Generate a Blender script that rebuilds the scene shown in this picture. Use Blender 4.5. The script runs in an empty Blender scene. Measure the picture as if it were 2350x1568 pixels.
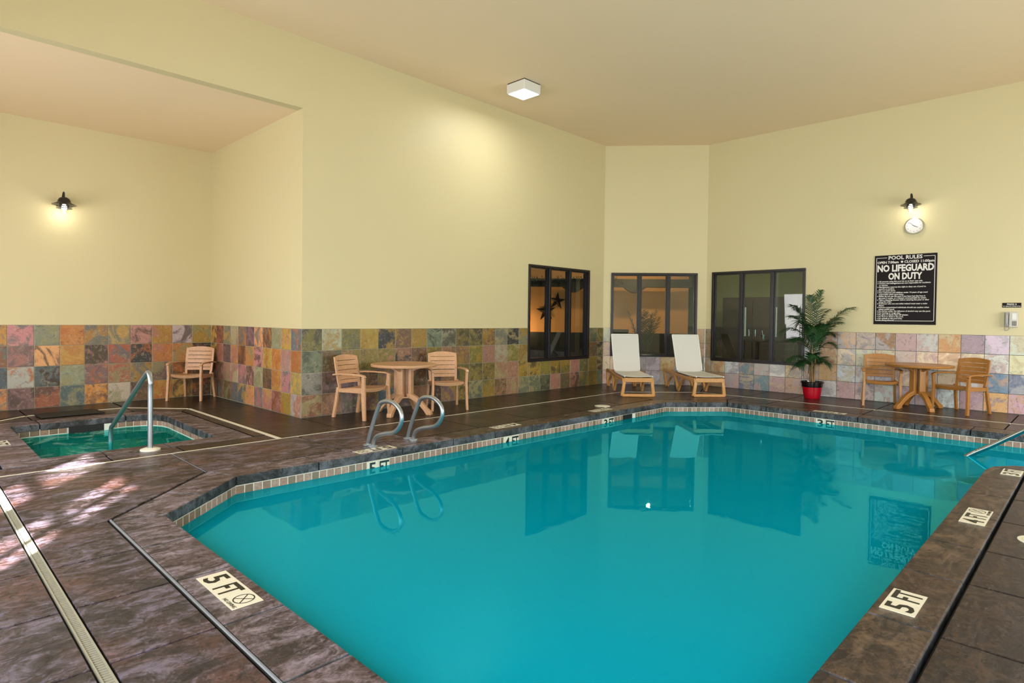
import bpy, bmesh, math, random
from mathutils import Vector, Matrix
random.seed(7)
C = bpy.context.scene.collection
S = bpy.context.scene
PI = math.pi

# ------------------------------------------------------------------ camera
CH = 1.3971
F, SX, SY = 1392.41, -15.24, -27.5
yaw, pitch, roll = 0.78022, -0.01821, 0.01192
fwd = Vector((math.cos(yaw)*math.cos(pitch), math.sin(yaw)*math.cos(pitch), math.sin(pitch)))
rt = Vector((math.sin(yaw), -math.cos(yaw), 0)); up = rt.cross(fwd)
r2 = math.cos(roll)*rt + math.sin(roll)*up
u2 = -math.sin(roll)*rt + math.cos(roll)*up
cam_d = bpy.data.cameras.new('camera'); cam = bpy.data.objects.new('camera', cam_d); C.objects.link(cam)
m = Matrix((r2, u2, -fwd)).transposed().to_4x4(); m.translation = Vector((0, 0, CH))
cam.matrix_world = m
cam_d.sensor_width = 36; cam_d.lens = F/2350*36
cam_d.shift_x = -SX/2350; cam_d.shift_y = SY/2350
cam_d.clip_start = .05; cam_d.clip_end = 200
S.camera = cam

# ------------------------------------------------------------------ world, sun, daylight, exposure
S.view_settings.view_transform = 'Standard'; S.view_settings.look = 'None'
S.view_settings.gamma = 1; S.view_settings.use_curve_mapping = False
S.view_settings.exposure = -0.07
w = bpy.data.worlds.new('sky'); S.world = w; w.use_nodes = True
wn = w.node_tree.nodes; wl = w.node_tree.links
bg = wn['Background']; sky = wn.new('ShaderNodeTexSky'); sky.sky_type = 'NISHITA'
sky.sun_disc = False; sky.sun_elevation = math.radians(26); sky.sun_rotation = math.radians(217); sky.air_density = 1.2
wl.new(sky.outputs[0], bg.inputs[0]); bg.inputs[1].default_value = .18

def light(name, kind, loc, energy, color, rot=None, **kw):
    d = bpy.data.lights.new(name, kind); d.energy = energy; d.color = color
    for k, v in kw.items(): setattr(d, k, v)
    o = bpy.data.objects.new(name, d); o.location = loc
    if rot is not None: o.rotation_euler = rot
    C.objects.link(o); return o
def aim(o, d): o.rotation_euler = Vector(d).to_track_quat('-Z', 'Y').to_euler()
sun = light('sun', 'SUN', (0, 0, 8), 75.0, (1, .97, .88), angle=.012)
aim(sun, (.6, .8, -.48))
K = 1.0
DAY = (.90, .96, 1.0)
a = light('daylight_west', 'AREA', (-1.62, 5.7, 1.75), 200*K, DAY, shape='RECTANGLE', size=3.4, size_y=2.6); aim(a, (1, 0, -.35))
a = light('fill_southwest', 'AREA', (-1.62, -1.0, 1.75), 540*K, DAY, shape='RECTANGLE', size=3.6, size_y=2.4); aim(a, (1, 0, -.30))  # added fill at an unseen window, brightens the hall from further south
a = light('daylight_alcove', 'AREA', (-1.62, 9.0, 1.6), 82*K, (1, .97, 1), shape='RECTANGLE', size=1.2, size_y=1.9); aim(a, (1, 0, -.1))
a = light('fill_south', 'AREA', (8.35, -3.52, 1.75), 385*K, (.98, .97, .96), shape='RECTANGLE', size=5.1, size_y=2.4); aim(a, (0, 1, -.42))  # added fill at an unseen south opening, brightens the north wall

# ------------------------------------------------------------------ materials
def srgb(r, g, b):
    f = lambda c: (c/255/12.92) if c/255 <= .04045 else ((c/255+.055)/1.055)**2.4
    return (f(r), f(g), f(b), 1)
class NT:
    def __init__(s, name):
        s.m = bpy.data.materials.new(name); s.m.use_nodes = True
        s.n = s.m.node_tree.nodes; s.l = s.m.node_tree.links; s.b = s.n['Principled BSDF']; s.out = s.n['Material Output']
    def new(s, t, **kw):
        x = s.n.new('ShaderNode'+t)
        for k, v in kw.items(): setattr(x, k, v)
        return x
    def link(s, a, b): s.l.new(a, b)
    def set(s, **kw):
        for k, v in kw.items(): s.b.inputs[k.replace('_', ' ')].default_value = v
    def coord(s, kind='Object', scale=(1, 1, 1), rnd=False):
        tc = s.new('TexCoord'); mp = s.new('Mapping'); mp.inputs['Scale'].default_value = scale
        s.link(tc.outputs[kind], mp.inputs['Vector'])
        if rnd:
            oi = s.new('ObjectInfo'); mm = s.new('Math', operation='MULTIPLY'); mm.inputs[1].default_value = 91.7
            s.link(oi.outputs['Random'], mm.inputs[0])
            cx = s.new('CombineXYZ')
            for i in range(3): s.link(mm.outputs[0], cx.inputs[i])
            s.link(cx.outputs[0], mp.inputs['Location'])
        return mp.outputs[0]
    def noise(s, vec, scale, detail=4, rough=.55, dist=0):
        x = s.new('TexNoise'); s.link(vec, x.inputs['Vector'])
        x.inputs['Scale'].default_value = scale; x.inputs['Detail'].default_value = detail
        x.inputs['Roughness'].default_value = rough; x.inputs['Distortion'].default_value = dist
        return x.outputs['Fac']
    def ramp(s, fac, stops, interp='LINEAR'):
        x = s.new('ValToRGB'); e = x.color_ramp; e.interpolation = interp
        while len(e.elements) < len(stops): e.elements.new(.5)
        for el, (p, c) in zip(e.elements, stops):
            el.position = p; el.color = c if len(c) == 4 else (*c, 1)
        s.link(fac, x.inputs[0]); return x.outputs[0]
    def mix(s, fac, a, b, blend='MIX'):
        x = s.new('MixRGB', blend_type=blend)
        for v, i in ((fac, 0), (a, 1), (b, 2)):
            if hasattr(v, 'links') or hasattr(v, 'is_output'): s.link(v, x.inputs[i])
            else: x.inputs[i].default_value = v
        return x.outputs[0]
    def bump(s, h, strength, dist=.01, base=None):
        x = s.new('Bump'); x.inputs['Strength'].default_value = strength; x.inputs['Distance'].default_value = dist
        s.link(h, x.inputs['Height']); s.link(x.outputs[0], s.b.inputs['Normal']); return x
G = lambda v: (v, v, v, 1)
def simple(name, col, rough=.5, metal=0, bump=0, bscale=200, var=0, coat=0, spec=.5):
    t = NT(name); t.set(Base_Color=col, Roughness=rough, Metallic=metal); t.b.inputs['Coat Weight'].default_value = coat
    t.b.inputs['Specular IOR Level'].default_value = spec
    v = t.coord()
    if bump: t.bump(t.noise(v, bscale, 3), bump, .002)
    if var:
        f = t.noise(v, 6, 4); dk = tuple(c*(1-var) for c in col[:3])+(1,)
        t.link(t.ramp(f, [(.35, dk), (.65, col)]), t.b.inputs['Base Color'])
    return t.m
M = {}
def paint(name, col, rough=.38):
    t = NT(name); t.set(Base_Color=col, Roughness=rough); v = t.coord()
    t.bump(t.noise(v, 90, 4), .12, .003); return t.m
M['paint'] = paint('wall_paint', srgb(212, 201, 158), .5)
M['ceil'] = paint('ceiling_paint', srgb(244, 220, 184), .6)
M['paint_orange'] = paint('orange_paint', srgb(214, 150, 84), .6)
M['paint_dark'] = paint('lobby_paint', srgb(120, 110, 80), .6)
M['grout'] = simple('tile_grout', srgb(150, 146, 128), .7, bump=.3)
M['grout_dark'] = simple('tile_grout_grey', srgb(98, 104, 100), .7, bump=.3)
M['grout_white'] = simple('white_grout', srgb(222, 220, 208), .6)
def slate(name, alts, amt, rough=.38, bump=.5):
    t = NT(name); v = t.coord(rnd=True); oi = t.new('ObjectInfo')
    alt = t.ramp(oi.outputs['Random'], [(i/len(alts), srgb(*a)) for i, a in enumerate(alts)], 'CONSTANT')
    base = oi.outputs['Color']
    n1 = t.noise(v, 3.2, 6, .62, 1.6)
    f = t.ramp(n1, [(.47, G(0)), (.57, G(amt)), (.8, G(amt))])
    c = t.mix(f, base, alt)
    n2 = t.noise(v, 9, 8, .7, 2.5)
    c = t.mix(t.ramp(n2, [(.28, G(.8)), (.46, G(.0))]), c, srgb(60, 52, 44))
    n3 = t.noise(v, 14, 8, .7, 1.4)
    c = t.mix(t.ramp(n3, [(.52, G(0)), (.8, G(.45))]), c, srgb(228, 206, 170))
    t.link(c, t.b.inputs['Base Color'])
    t.set(Roughness=rough)
    n4 = t.noise(v, 11, 9, .65, 1.2)
    t.bump(n4, bump, .012)
    return t.m
M['slate'] = slate('slate_tile', [(170, 98, 48), (92, 104, 104), (186, 146, 72), (74, 58, 52), (164, 112, 104), (140, 134, 96)], .8)
M['slate_olive'] = slate('slate_tile_olive', [(150, 118, 40), (90, 92, 70), (150, 108, 80), (60, 58, 46), (150, 140, 96)], .8)
M['slate_daylit'] = slate('slate_tile_daylit', [(196, 160, 130), (176, 176, 182), (200, 186, 150), (150, 140, 150), (190, 160, 160)], .75, .42)  # alternate tones paled the same way, daylight included in the colour
def deck(name, lo, mid, hi, rust, rough=(.14, .32), rustamt=.6, bump=.013, spec=.6):
    """stamped concrete: dark antiquing in the hollows, paler release powder on the crests"""
    t = NT(name); v = t.coord(); vr = t.new('Mapping'); vr.inputs['Rotation'].default_value = (0, 0, .5); vr.inputs['Scale'].default_value = (1, 2.3, 1); t.link(v, vr.inputs['Vector'])
    h1 = t.noise(vr.outputs[0], 3.1, 12, .68, 1.3); h2 = t.noise(v, 21, 9, .74, 1.2); h0 = t.noise(v, 1.5, 4, .5, .5)
    sm = t.new('Math', operation='MULTIPLY_ADD'); sm.inputs[1].default_value = .62; t.link(h2, sm.inputs[0]); t.link(h1, sm.inputs[2])
    c = t.ramp(sm.outputs[0], [(.70, srgb(*lo)), (.80, srgb(*mid)), (.95, srgb(*hi))])
    c = t.mix(t.ramp(h0, [(.47, G(0)), (.62, G(rustamt))]), c, t.mix(t.ramp(h2, [(.35, G(0)), (.6, G(1))]), srgb(*lo), srgb(*rust)))
    t.link(c, t.b.inputs['Base Color'])
    t.link(t.ramp(t.noise(v, 3.0, 5, .6, 1), [(.35, G(rough[0])), (.7, G(rough[1]))]), t.b.inputs['Roughness'])
    t.bump(sm.outputs[0], 1.0, bump)
    t.b.inputs['Specular IOR Level'].default_value = spec
    return t.m
M['deck'] = deck('stamped_concrete', (18, 14, 16), (60, 48, 51), (114, 105, 124), (116, 72, 58))  # crests cooler than the powder, a painted blue sheen from the windows
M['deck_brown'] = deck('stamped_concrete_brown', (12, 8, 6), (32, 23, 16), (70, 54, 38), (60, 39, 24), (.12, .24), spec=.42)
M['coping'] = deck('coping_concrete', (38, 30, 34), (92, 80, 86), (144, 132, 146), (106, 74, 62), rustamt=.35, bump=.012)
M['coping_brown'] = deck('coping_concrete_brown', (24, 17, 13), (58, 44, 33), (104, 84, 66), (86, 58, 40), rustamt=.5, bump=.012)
M['coping_edge'] = deck('coping_edge_concrete', (14, 14, 15), (56, 58, 64), (100, 102, 112), (64, 62, 66), (.4, .6), .3)
M['base'] = simple('joint_bed', srgb(14, 12, 11), .8, spec=.2)
t = NT('pool_tile'); oi = t.new('ObjectInfo'); v = t.coord(rnd=True)
c = t.ramp(oi.outputs['Random'], [(0, srgb(150, 118, 100)), (.25, srgb(168, 132, 116)), (.5, srgb(136, 112, 92)), (.75, srgb(176, 146, 132))], 'CONSTANT')
c = t.mix(t.ramp(t.noise(v, 40, 5), [(.4, G(.35)), (.6, G(0))]), c, srgb(98, 84, 72))
t.link(c, t.b.inputs['Base Color']); t.set(Roughness=.3); M['pooltile'] = t.m
M['plaster'] = simple('pool_plaster', srgb(150, 205, 208), .6)
M['bronze'] = simple('bronze_frame', srgb(24, 18, 20), .3, spec=.45)
M['steel'] = simple('brushed_steel', srgb(178, 184, 190), .24, 1)
M['steel_dull'] = simple('dull_steel', srgb(172, 180, 188), .34, .9)
M['chrome'] = simple('polished_steel', srgb(150, 156, 160), .22, 1)
def resin(name, col):
    t = NT(name); v = t.coord(scale=(1, 1, 1)); n = t.noise(v, 30, 4, .6)
    dk = tuple(c*.86 for c in col[:3])+(1,)
    t.link(t.ramp(n, [(.35, dk), (.65, col)]), t.b.inputs['Base Color']); t.set(Roughness=.34); t.bump(n, .08, .002); return t.m
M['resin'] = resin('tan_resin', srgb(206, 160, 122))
M['resin_b'] = resin('resin_relit', srgb(170, 116, 54))  # same resin, its different light on the right group put into a browner colour
M['resin_l'] = resin('lounger_resin', srgb(206, 152, 92))
t = NT('sling_fabric'); v = t.coord(); wv = t.new('TexWave'); t.link(v, wv.inputs['Vector']); wv.inputs['Scale'].default_value = 120
t.set(Base_Color=srgb(208, 208, 204), Roughness=.7); t.bump(wv.outputs['Fac'], .1, .001); M['sling'] = t.m
M['white'] = simple('white_plastic', srgb(226, 226, 220), .35)
M['ivory'] = simple('ivory_tile', srgb(222, 218, 200), .3)
M['black'] = simple('black_print', srgb(18, 18, 20), .4)
M['blackmetal'] = simple('black_metal', srgb(24, 22, 20), .35, spec=.6)
M['sign'] = simple('sign_panel', srgb(26, 19, 21), .6, spec=.2)
M['signwhite'] = simple('white_print', srgb(232, 228, 222), .5)
M['rubber'] = simple('black_rubber', srgb(14, 14, 14), .6, bump=.4, bscale=120)
M['strip'] = simple('white_strip', srgb(226, 218, 196), .45)
M['bead'] = simple('grey_sealant', srgb(120, 124, 134), .25)
M['drain'] = simple('drain_plastic', srgb(154, 152, 138), .4)
M['red'] = simple('red_glaze', srgb(176, 8, 34), .12, coat=.6)
M['blackglaze'] = simple('black_glaze', srgb(20, 10, 12), .12, coat=.6)
M['soil'] = simple('soil', srgb(48, 36, 26), .9, bump=.8, bscale=60)
M['stem'] = simple('palm_stem', srgb(168, 132, 84), .6, var=.45)
M['leaf'] = simple('palm_leaf', srgb(34, 78, 36), .38, var=.4)
M['leaf_dim'] = simple('dark_leaf', srgb(40, 62, 40), .5, var=.4)
M['phone'] = simple('phone_plastic', srgb(196, 194, 178), .4)
M['phonegrey'] = simple('handset_plastic', srgb(160, 154, 148), .3)
M['door'] = simple('grey_door', srgb(92, 84, 76), .5)
M['timber'] = simple('dark_timber', srgb(34, 30, 24), .6, var=.3)
M['clockrim'] = simple('clock_rim', srgb(150, 148, 130), .3, .6)
M['clockface'] = simple('clock_face', srgb(226, 222, 222), .5)
M['corridor'] = simple('corridor_paint', srgb(150, 158, 118), .6)
M['cortile'] = simple('corridor_tile', srgb(110, 108, 98), .4, var=.4)
M['rust'] = simple('star_metal', srgb(48, 36, 30), .45, .6)
def emis(name, col, st):
    t = NT(name); t.set(Base_Color=col, Roughness=.4); t.b.inputs['Emission Color'].default_value = col; t.b.inputs['Emission Strength'].default_value = st; return t.m
M['lampglow'] = emis('lamp_diffuser', (1, .98, .95, 1), 3.0)
M['bulb'] = emis('lamp_bulb', (1, .95, .88, 1), 2.2)
M['slit'] = emis('lit_glass', srgb(186, 200, 180), .35)
def water(name, body, tint, clear, bstr, bscale, foam=False):
    t = NT(name); t.n.remove(t.b)
    v = t.coord()
    nz = t.noise(v, bscale, 3, .5, .4)
    bp = t.new('Bump'); bp.inputs['Strength'].default_value = bstr; bp.inputs['Distance'].default_value = .01
    t.link(nz, bp.inputs['Height'])
    gl = t.new('BsdfGlossy'); gl.inputs['Roughness'].default_value = .015; t.link(bp.outputs[0], gl.inputs['Normal'])
    gl.inputs['Color'].default_value = (.14, .84, .93, 1)
    df = t.new('BsdfDiffuse'); df.inputs['Color'].default_value = body
    if foam:
        fn = t.noise(v, 2.2, 6, .6, 1.4)
        t.link(t.mix(t.ramp(fn, [(.50, G(0)), (.66, G(.85))]), body, srgb(150, 206, 196)), df.inputs['Color'])
    tr = t.new('BsdfTransparent'); tr.inputs['Color'].default_value = tint
    m1 = t.new('MixShader'); m1.inputs[0].default_value = clear; t.link(df.outputs[0], m1.inputs[1]); t.link(tr.outputs[0], m1.inputs[2])
    fr = t.new('Fresnel'); fr.inputs['IOR'].default_value = 1.45; t.link(bp.outputs[0], fr.inputs['Normal'])
    m2 = t.new('MixShader'); t.link(fr.outputs[0], m2.inputs[0]); t.link(m1.outputs[0], m2.inputs[1]); t.link(gl.outputs[0], m2.inputs[2])
    t.link(m2.outputs[0], t.out.inputs['Surface']); return t.m
M['water'] = water('pool_water', srgb(0, 152, 182), srgb(10, 180, 200), .12, .05, 5)
M['spawater'] = water('spa_water', srgb(0, 120, 104), srgb(60, 190, 170), .22, .25, 4, True)
t = NT('window_glass'); t.n.remove(t.b)
gl = t.new('BsdfGlossy'); gl.inputs['Roughness'].default_value = .01; tr = t.new('BsdfTransparent'); tr.inputs['Color'].default_value = (.84, .88, .84, 1)
fr = t.new('Fresnel'); fr.inputs['IOR'].default_value = 1.6; mx = t.new('MixShader')
ge = t.new('NewGeometry'); m1 = t.new('Math', operation='SUBTRACT'); m1.inputs[0].default_value = 1; t.link(ge.outputs['Backfacing'], m1.inputs[1])
m2 = t.new('Math', operation='MULTIPLY'); t.link(fr.outputs[0], m2.inputs[0]); t.link(m1.outputs[0], m2.inputs[1])   # the far face of the pane adds no total reflection
t.link(m2.outputs[0], mx.inputs[0]); t.link(tr.outputs[0], mx.inputs[1]); t.link(gl.outputs[0], mx.inputs[2]); t.link(mx.outputs[0], t.out.inputs['Surface'])
M['glass'] = t.m
t = NT('lamp_glass'); t.n.remove(t.b)
gl = t.new('BsdfGlossy'); gl.inputs['Roughness'].default_value = .05; tr = t.new('BsdfTransparent'); tr.inputs['Color'].default_value = (.97, .97, .97, 1)
mx = t.new('MixShader'); mx.inputs[0].default_value = .12
t.link(tr.outputs[0], mx.inputs[1]); t.link(gl.outputs[0], mx.inputs[2]); t.link(mx.outputs[0], t.out.inputs['Surface'])
M['lampglass'] = t.m

# ------------------------------------------------------------------ mesh helpers
class MB:
    def __init__(s): s.v = []; s.f = []
    def add(s, vs, fs):
        n = len(s.v); s.v += [Vector(p) for p in vs]; s.f += [[i+n for i in f] for f in fs]; return s
    def box(s, x0, y0, z0, x1, y1, z1):
        x0, x1 = min(x0, x1), max(x0, x1); y0, y1 = min(y0, y1), max(y0, y1); z0, z1 = min(z0, z1), max(z0, z1)
        return s.add([(x0, y0, z0), (x1, y0, z0), (x1, y1, z0), (x0, y1, z0), (x0, y0, z1), (x1, y0, z1), (x1, y1, z1), (x0, y1, z1)],
                     [(3, 2, 1, 0), (4, 5, 6, 7), (0, 1, 5, 4), (1, 2, 6, 5), (2, 3, 7, 6), (3, 0, 4, 7)])
    def loft(s, loops, cap=True, closed=True):
        k = len(loops[0]); vs = [p for L in loops for p in L]; fs = []
        for i in range(len(loops)-1):
            for j in range(k if closed else k-1):
                a = i*k+j; b = i*k+(j+1) % k; fs.append((a, b, b+k, a+k))
        if cap: fs.append(tuple(range(k-1, -1, -1))); fs.append(tuple((len(loops)-1)*k+j for j in range(k)))
        return s.add(vs, fs)
    def prism(s, poly, z0, z1):
        return s.loft([[(x, y, z0) for x, y in poly], [(x, y, z1) for x, y in poly]])
    def lathe(s, prof, c=(0, 0, 0), n=24):
        L = []
        for r_, z in prof: L.append([(c[0]+r_*math.cos(2*PI*j/n), c[1]+r_*math.sin(2*PI*j/n), c[2]+z) for j in range(n)])
        return s.loft(L, cap=prof[0][0] > 1e-6 or prof[-1][0] > 1e-6)
    def tube(s, pts, r_, n=10):
        pts = [Vector(p) for p in pts]; L = []; prev = None
        for i, p in enumerate(pts):
            d = ((pts[min(i+1, len(pts)-1)]-pts[max(i-1, 0)])).normalized()
            if prev is None:
                a = d.cross(Vector((0, 0, 1)));
                if a.length < .1: a = d.cross(Vector((1, 0, 0)))
                a.normalize()
            else: a = (prev-d*prev.dot(d)).normalized()
            prev = a; b = d.cross(a); rr = r_[i] if isinstance(r_, (list, tuple)) else r_
            L.append([p+(a*math.cos(2*PI*j/n)+b*math.sin(2*PI*j/n))*rr for j in range(n)])
        return s.loft(L)
    def sweep(s, pts, side, w_, t_):
        """rectangular bar along pts; side = width direction, t = thickness across"""
        pts = [Vector(p) for p in pts]; side = Vector(side).normalized(); L = []
        for i, p in enumerate(pts):
            d = (pts[min(i+1, len(pts)-1)]-pts[max(i-1, 0)]).normalized(); b = d.cross(side).normalized()
            ww = w_[i] if isinstance(w_, (list, tuple)) else w_; tt = t_[i] if isinstance(t_, (list, tuple)) else t_
            L.append([p+side*ww/2+b*tt/2, p-side*ww/2+b*tt/2, p-side*ww/2-b*tt/2, p+side*ww/2-b*tt/2])
        return s.loft(L)
    def mesh(s, name):
        me = bpy.data.meshes.new(name); me.from_pydata([tuple(v) for v in s.v], [], s.f); me.validate(); 
        b = bmesh.new(); b.from_mesh(me); bmesh.ops.recalc_face_normals(b, faces=b.faces); b.to_mesh(me); b.free()
        return me
    def build(s, name, mat, parent=None, smooth=False, bevel=0, loc=None):
        me = s.mesh(name); return link(name, me, mat, parent, smooth, bevel, loc)
def link(name, me, mat, parent=None, smooth=False, bevel=0, loc=None):
    o = bpy.data.objects.new(name, me); C.objects.link(o)
    if mat and not me.materials: me.materials.append(mat)
    if parent: o.parent = parent
    if loc is not None: o.location = loc
    if smooth:
        me.polygons.foreach_set('use_smooth', [True]*len(me.polygons)); me.set_sharp_from_angle(angle=math.radians(40))
    if bevel:
        b = o.modifiers.new('edge', 'BEVEL'); b.width = bevel; b.segments = 2; b.limit_method = 'ANGLE'; b.angle_limit = math.radians(40)
    return o
def empty(name, loc=(0, 0, 0), rz=0, parent=None):
    o = bpy.data.objects.new(name, None); C.objects.link(o); o.location = loc; o.rotation_euler = (0, 0, rz); o.empty_display_size = .1
    if parent: o.parent = parent
    return o
def tag(o, label=None, cat=None, group=None, kind=None):
    if label: o['label'] = label
    if cat: o['category'] = cat
    if group: o['group'] = group
    if kind: o['kind'] = kind
    return o
def struct(o): o['kind'] = 'structure'; return o
def copy_tree(o, parent=None):
    c = o.copy(); C.objects.link(c); c.parent = parent
    for ch in list(o.children): copy_tree(ch, c)
    return c
TEXTS = []
def text(name, body, size, mat, parent, mw, align='CENTER', bold=0, xs=1.0, ext=.0006, fitw=None, fith=None):
    """lettering; fitw / fith stretch the finished letters to a width / height"""
    cu = bpy.data.curves.new(name, 'FONT'); cu.body = body; cu.size = size; cu.align_x = align; cu.align_y = 'CENTER'
    cu.extrude = ext; cu.offset = bold; cu.resolution_u = 2
    o = bpy.data.objects.new(name+'_curve', cu); C.objects.link(o)
    TEXTS.append((o, name, mat, parent, mw, xs, fitw, fith))
def finish_texts():
    dg = bpy.context.evaluated_depsgraph_get()
    for o, name, mat, parent, mw, xs, fitw, fith in TEXTS:
        me = bpy.data.meshes.new_from_object(o.evaluated_get(dg)); me.name = name; me.materials.clear(); me.materials.append(mat)
        X = [v.co.x for v in me.vertices]; Y = [v.co.y for v in me.vertices]
        kx = fitw/(max(X)-min(X)) if fitw else xs; ky = fith/(max(Y)-min(Y)) if fith else 1
        cy = (max(Y)+min(Y))/2 if fith else 0
        for v in me.vertices: v.co.x *= kx; v.co.y = (v.co.y-cy)*ky
        n = bpy.data.objects.new(name, me); C.objects.link(n); n.parent = parent; n.matrix_local = mw
        cu = o.data; bpy.data.objects.remove(o); bpy.data.curves.remove(cu)
def frame_mat(origin, xdir, ydir):
    x = Vector(xdir).normalized(); y = Vector(ydir).normalized(); z = x.cross(y)
    mm = Matrix((x, y, z)).transposed().to_4x4(); mm.translation = Vector(origin); return mm
def inset(poly, d):
    n = len(poly); A = sum(poly[i][0]*poly[(i+1) % n][1]-poly[(i+1) % n][0]*poly[i][1] for i in range(n))
    if A < 0: poly = poly[::-1]
    out = []
    for i in range(n):
        p0 = Vector(poly[i-1]); p1 = Vector(poly[i]); p2 = Vector(poly[(i+1) % n])
        d1 = (p1-p0).normalized(); d2 = (p2-p1).normalized(); n1 = Vector((-d1.y, d1.x)); n2 = Vector((-d2.y, d2.x))
        k = 1+n1.dot(n2); q = p1+(n1+n2)*(d/max(k, .3)); out.append((q.x, q.y))
    return out

# ------------------------------------------------------------------ geometry constants
vC, uA, vA, uR = 7.792, 3.921, 11.129, 12.325
H, HA, TT = 5.167, 4.218, 1.222
P = .308
XW, YS = -1.6, -3.5
CH0, CH1 = (10.909, 7.792), (12.325, 6.122)
chd = Vector((CH1[0]-CH0[0], CH1[1]-CH0[1], 0)); CHL = chd.length; chd.normalize()

# a wall strip: local s along d from origin, n = outward to room
def wall(name, origin, d, n, length, top, openings=(), z0=0, thick=.15, s0=0, mat='paint', back=.01):
    """origin/d in plan; the painted face lies `back` behind the tile face"""
    d = Vector((d[0], d[1], 0)).normalized(); n = Vector((n[0], n[1], 0)).normalized(); o3 = Vector((origin[0], origin[1], 0))
    mb = MB()
    def bx(a, b, za, zb):
        if b-a < 1e-4 or zb-za < 1e-4: return
        q = []
        for z in (za, zb):
            for s_, dep in ((a, -back), (b, -back), (b, -back-thick), (a, -back-thick)): q.append(o3+d*s_+n*dep+Vector((0, 0, z)))
        mb.add(q, [(3, 2, 1, 0), (4, 5, 6, 7), (0, 1, 5, 4), (1, 2, 6, 5), (2, 3, 7, 6), (3, 0, 4, 7)])
    cur = s0
    for (a, b, za, zb) in sorted(openings):
        bx(cur, a, z0, top); bx(a, b, z0, za); bx(a, b, zb, top); cur = b
    bx(cur, length, z0, top)
    return struct(mb.build(name, M[mat]))
_tc = {}
def tile_mesh(w_, h_, t_=.01, key='tile'):
    k = (key, round(w_, 3), round(h_, 3), t_)
    if k not in _tc:
        c = min(.004, w_*.08); mb = MB(); a, b = w_/2, h_/2
        L = []
        for (i, y) in ((0, -t_), (0, -.003), (c, 0)):
            L.append([(-a+i, y, -b+i), (a-i, y, -b+i), (a-i, y, b-i), (-a+i, y, b-i)])
        mb.loft(L); _tc[k] = mb.mesh(key)
    return _tc[k]
def put_tile(parent, cen, d, n, w_, h_, mat, color=None, name='tile', t_=.01, jit=.0):
    me = tile_mesh(w_, h_, t_, name+('' if mat is None else mat.name))
    if not me.materials: me.materials.append(mat)
    o = bpy.data.objects.new(name, me); C.objects.link(o); o.parent = parent
    n = Vector(n); mm = Matrix((n.cross(Vector((0, 0, 1))), n, Vector((0, 0, 1)))).transposed().to_4x4()
    mm.translation = Vector(cen)+Vector(n)*random.uniform(-jit, jit); o.matrix_local = mm
    if color: o.color = color
    return o
PAL = {'o': (180, 120, 64), 'y': (172, 136, 66), 'g': (128, 134, 112), 'b': (84, 98, 104), 'k': (50, 50, 48), 'p': (176, 126, 118), 'r': (152, 88, 62),
       'n': (118, 88, 62), 'l': (192, 178, 140), 'w': (182, 170, 166), 'v': (118, 92, 94), 't': (124, 112, 50), 'd': (78, 58, 44), 'c': (216, 160, 104), 'e': (100, 108, 84)}
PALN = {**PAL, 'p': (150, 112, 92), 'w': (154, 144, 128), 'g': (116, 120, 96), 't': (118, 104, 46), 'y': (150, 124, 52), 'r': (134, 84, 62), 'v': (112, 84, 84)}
PAL_DAYLIT = {'d': (119, 98, 79), 't': (149, 134, 98), 'r': (171, 124, 102), 'e': (149, 151, 132), 'w': (209, 207, 209), 'l': (218, 205, 177), 'c': (220, 196, 160), 'o': (214, 166, 119), 'p': (199, 171, 175), 'v': (160, 139, 151), 'b': (117, 134, 156),
        'g': (173, 177, 171), 'n': (171, 141, 111), 'k': (102, 98, 92), 'y': (188, 166, 102)}  # tile palette paled and cooled: daylight on the east walls put into colour
def wainscot(wallobj, origin, d, n, n_cols, rows, pal, mat, openings=(), first=0, z_low=0, grout='grout', step=P, end=None, start=0):
    """rows: four strings, top row first. Tiles are parts of the wall; the grout bed is one part."""
    d = Vector((d[0], d[1], 0)).normalized(); n = Vector((n[0], n[1], 0)).normalized(); o3 = Vector((origin[0], origin[1], 0))
    hh = TT/4
    mb = MB()
    for c_ in range(n_cols):
        a = max(start+c_*step, 0); b = start+(c_+1)*step
        if end is not None: b = min(b, end)
        if b-a < .03: continue
        for r_ in range(4):
            z1 = TT-r_*hh; z0 = z1-hh; rects = [(a, b, z0, z1)]
            for (oa, ob, oz0, oz1) in openings:
                new = []
                for (aa, bb, c0, c1) in rects:
                    if bb <= oa or aa >= ob or c1 <= oz0 or c0 >= oz1: new.append((aa, bb, c0, c1)); continue
                    if c0 < oz0: new.append((max(aa, oa), min(bb, ob), c0, oz0))
                    if aa < oa: new.append((aa, oa, c0, c1))
                    if bb > ob: new.append((ob, bb, c0, c1))
                rects = new
            row = rows[r_]; ch = row[c_ % len(row)]; col = list(pal[ch]); j = random.uniform(.88, 1.1)
            col = [min(255, x*j*random.uniform(.95, 1.05)) for x in col]
            for (aa, bb, zz0, zz1) in rects:
                q = []
                for z in (zz0, zz1):
                    for s_, dep in ((aa, -.0045), (bb, -.0045), (bb, -.0105), (aa, -.0105)): q.append(o3+d*s_+n*dep+Vector((0, 0, z)))
                mb.add(q, [(3, 2, 1, 0), (4, 5, 6, 7), (0, 1, 5, 4), (1, 2, 6, 5), (2, 3, 7, 6), (3, 0, 4, 7)])
                if bb-aa < .03 or zz1-zz0 < .03: continue
                cen = o3+d*(aa+bb)/2+Vector((0, 0, (zz0+zz1)/2))
                put_tile(wallobj, cen, d, n, bb-aa-.007, zz1-zz0-.007, mat, srgb(*col), jit=.0015)
    mb.build('grout_bed', M[grout], wallobj)

# ------------------------------------------------------------------ walls
ZW0, ZW1 = .572, 2.435
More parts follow.
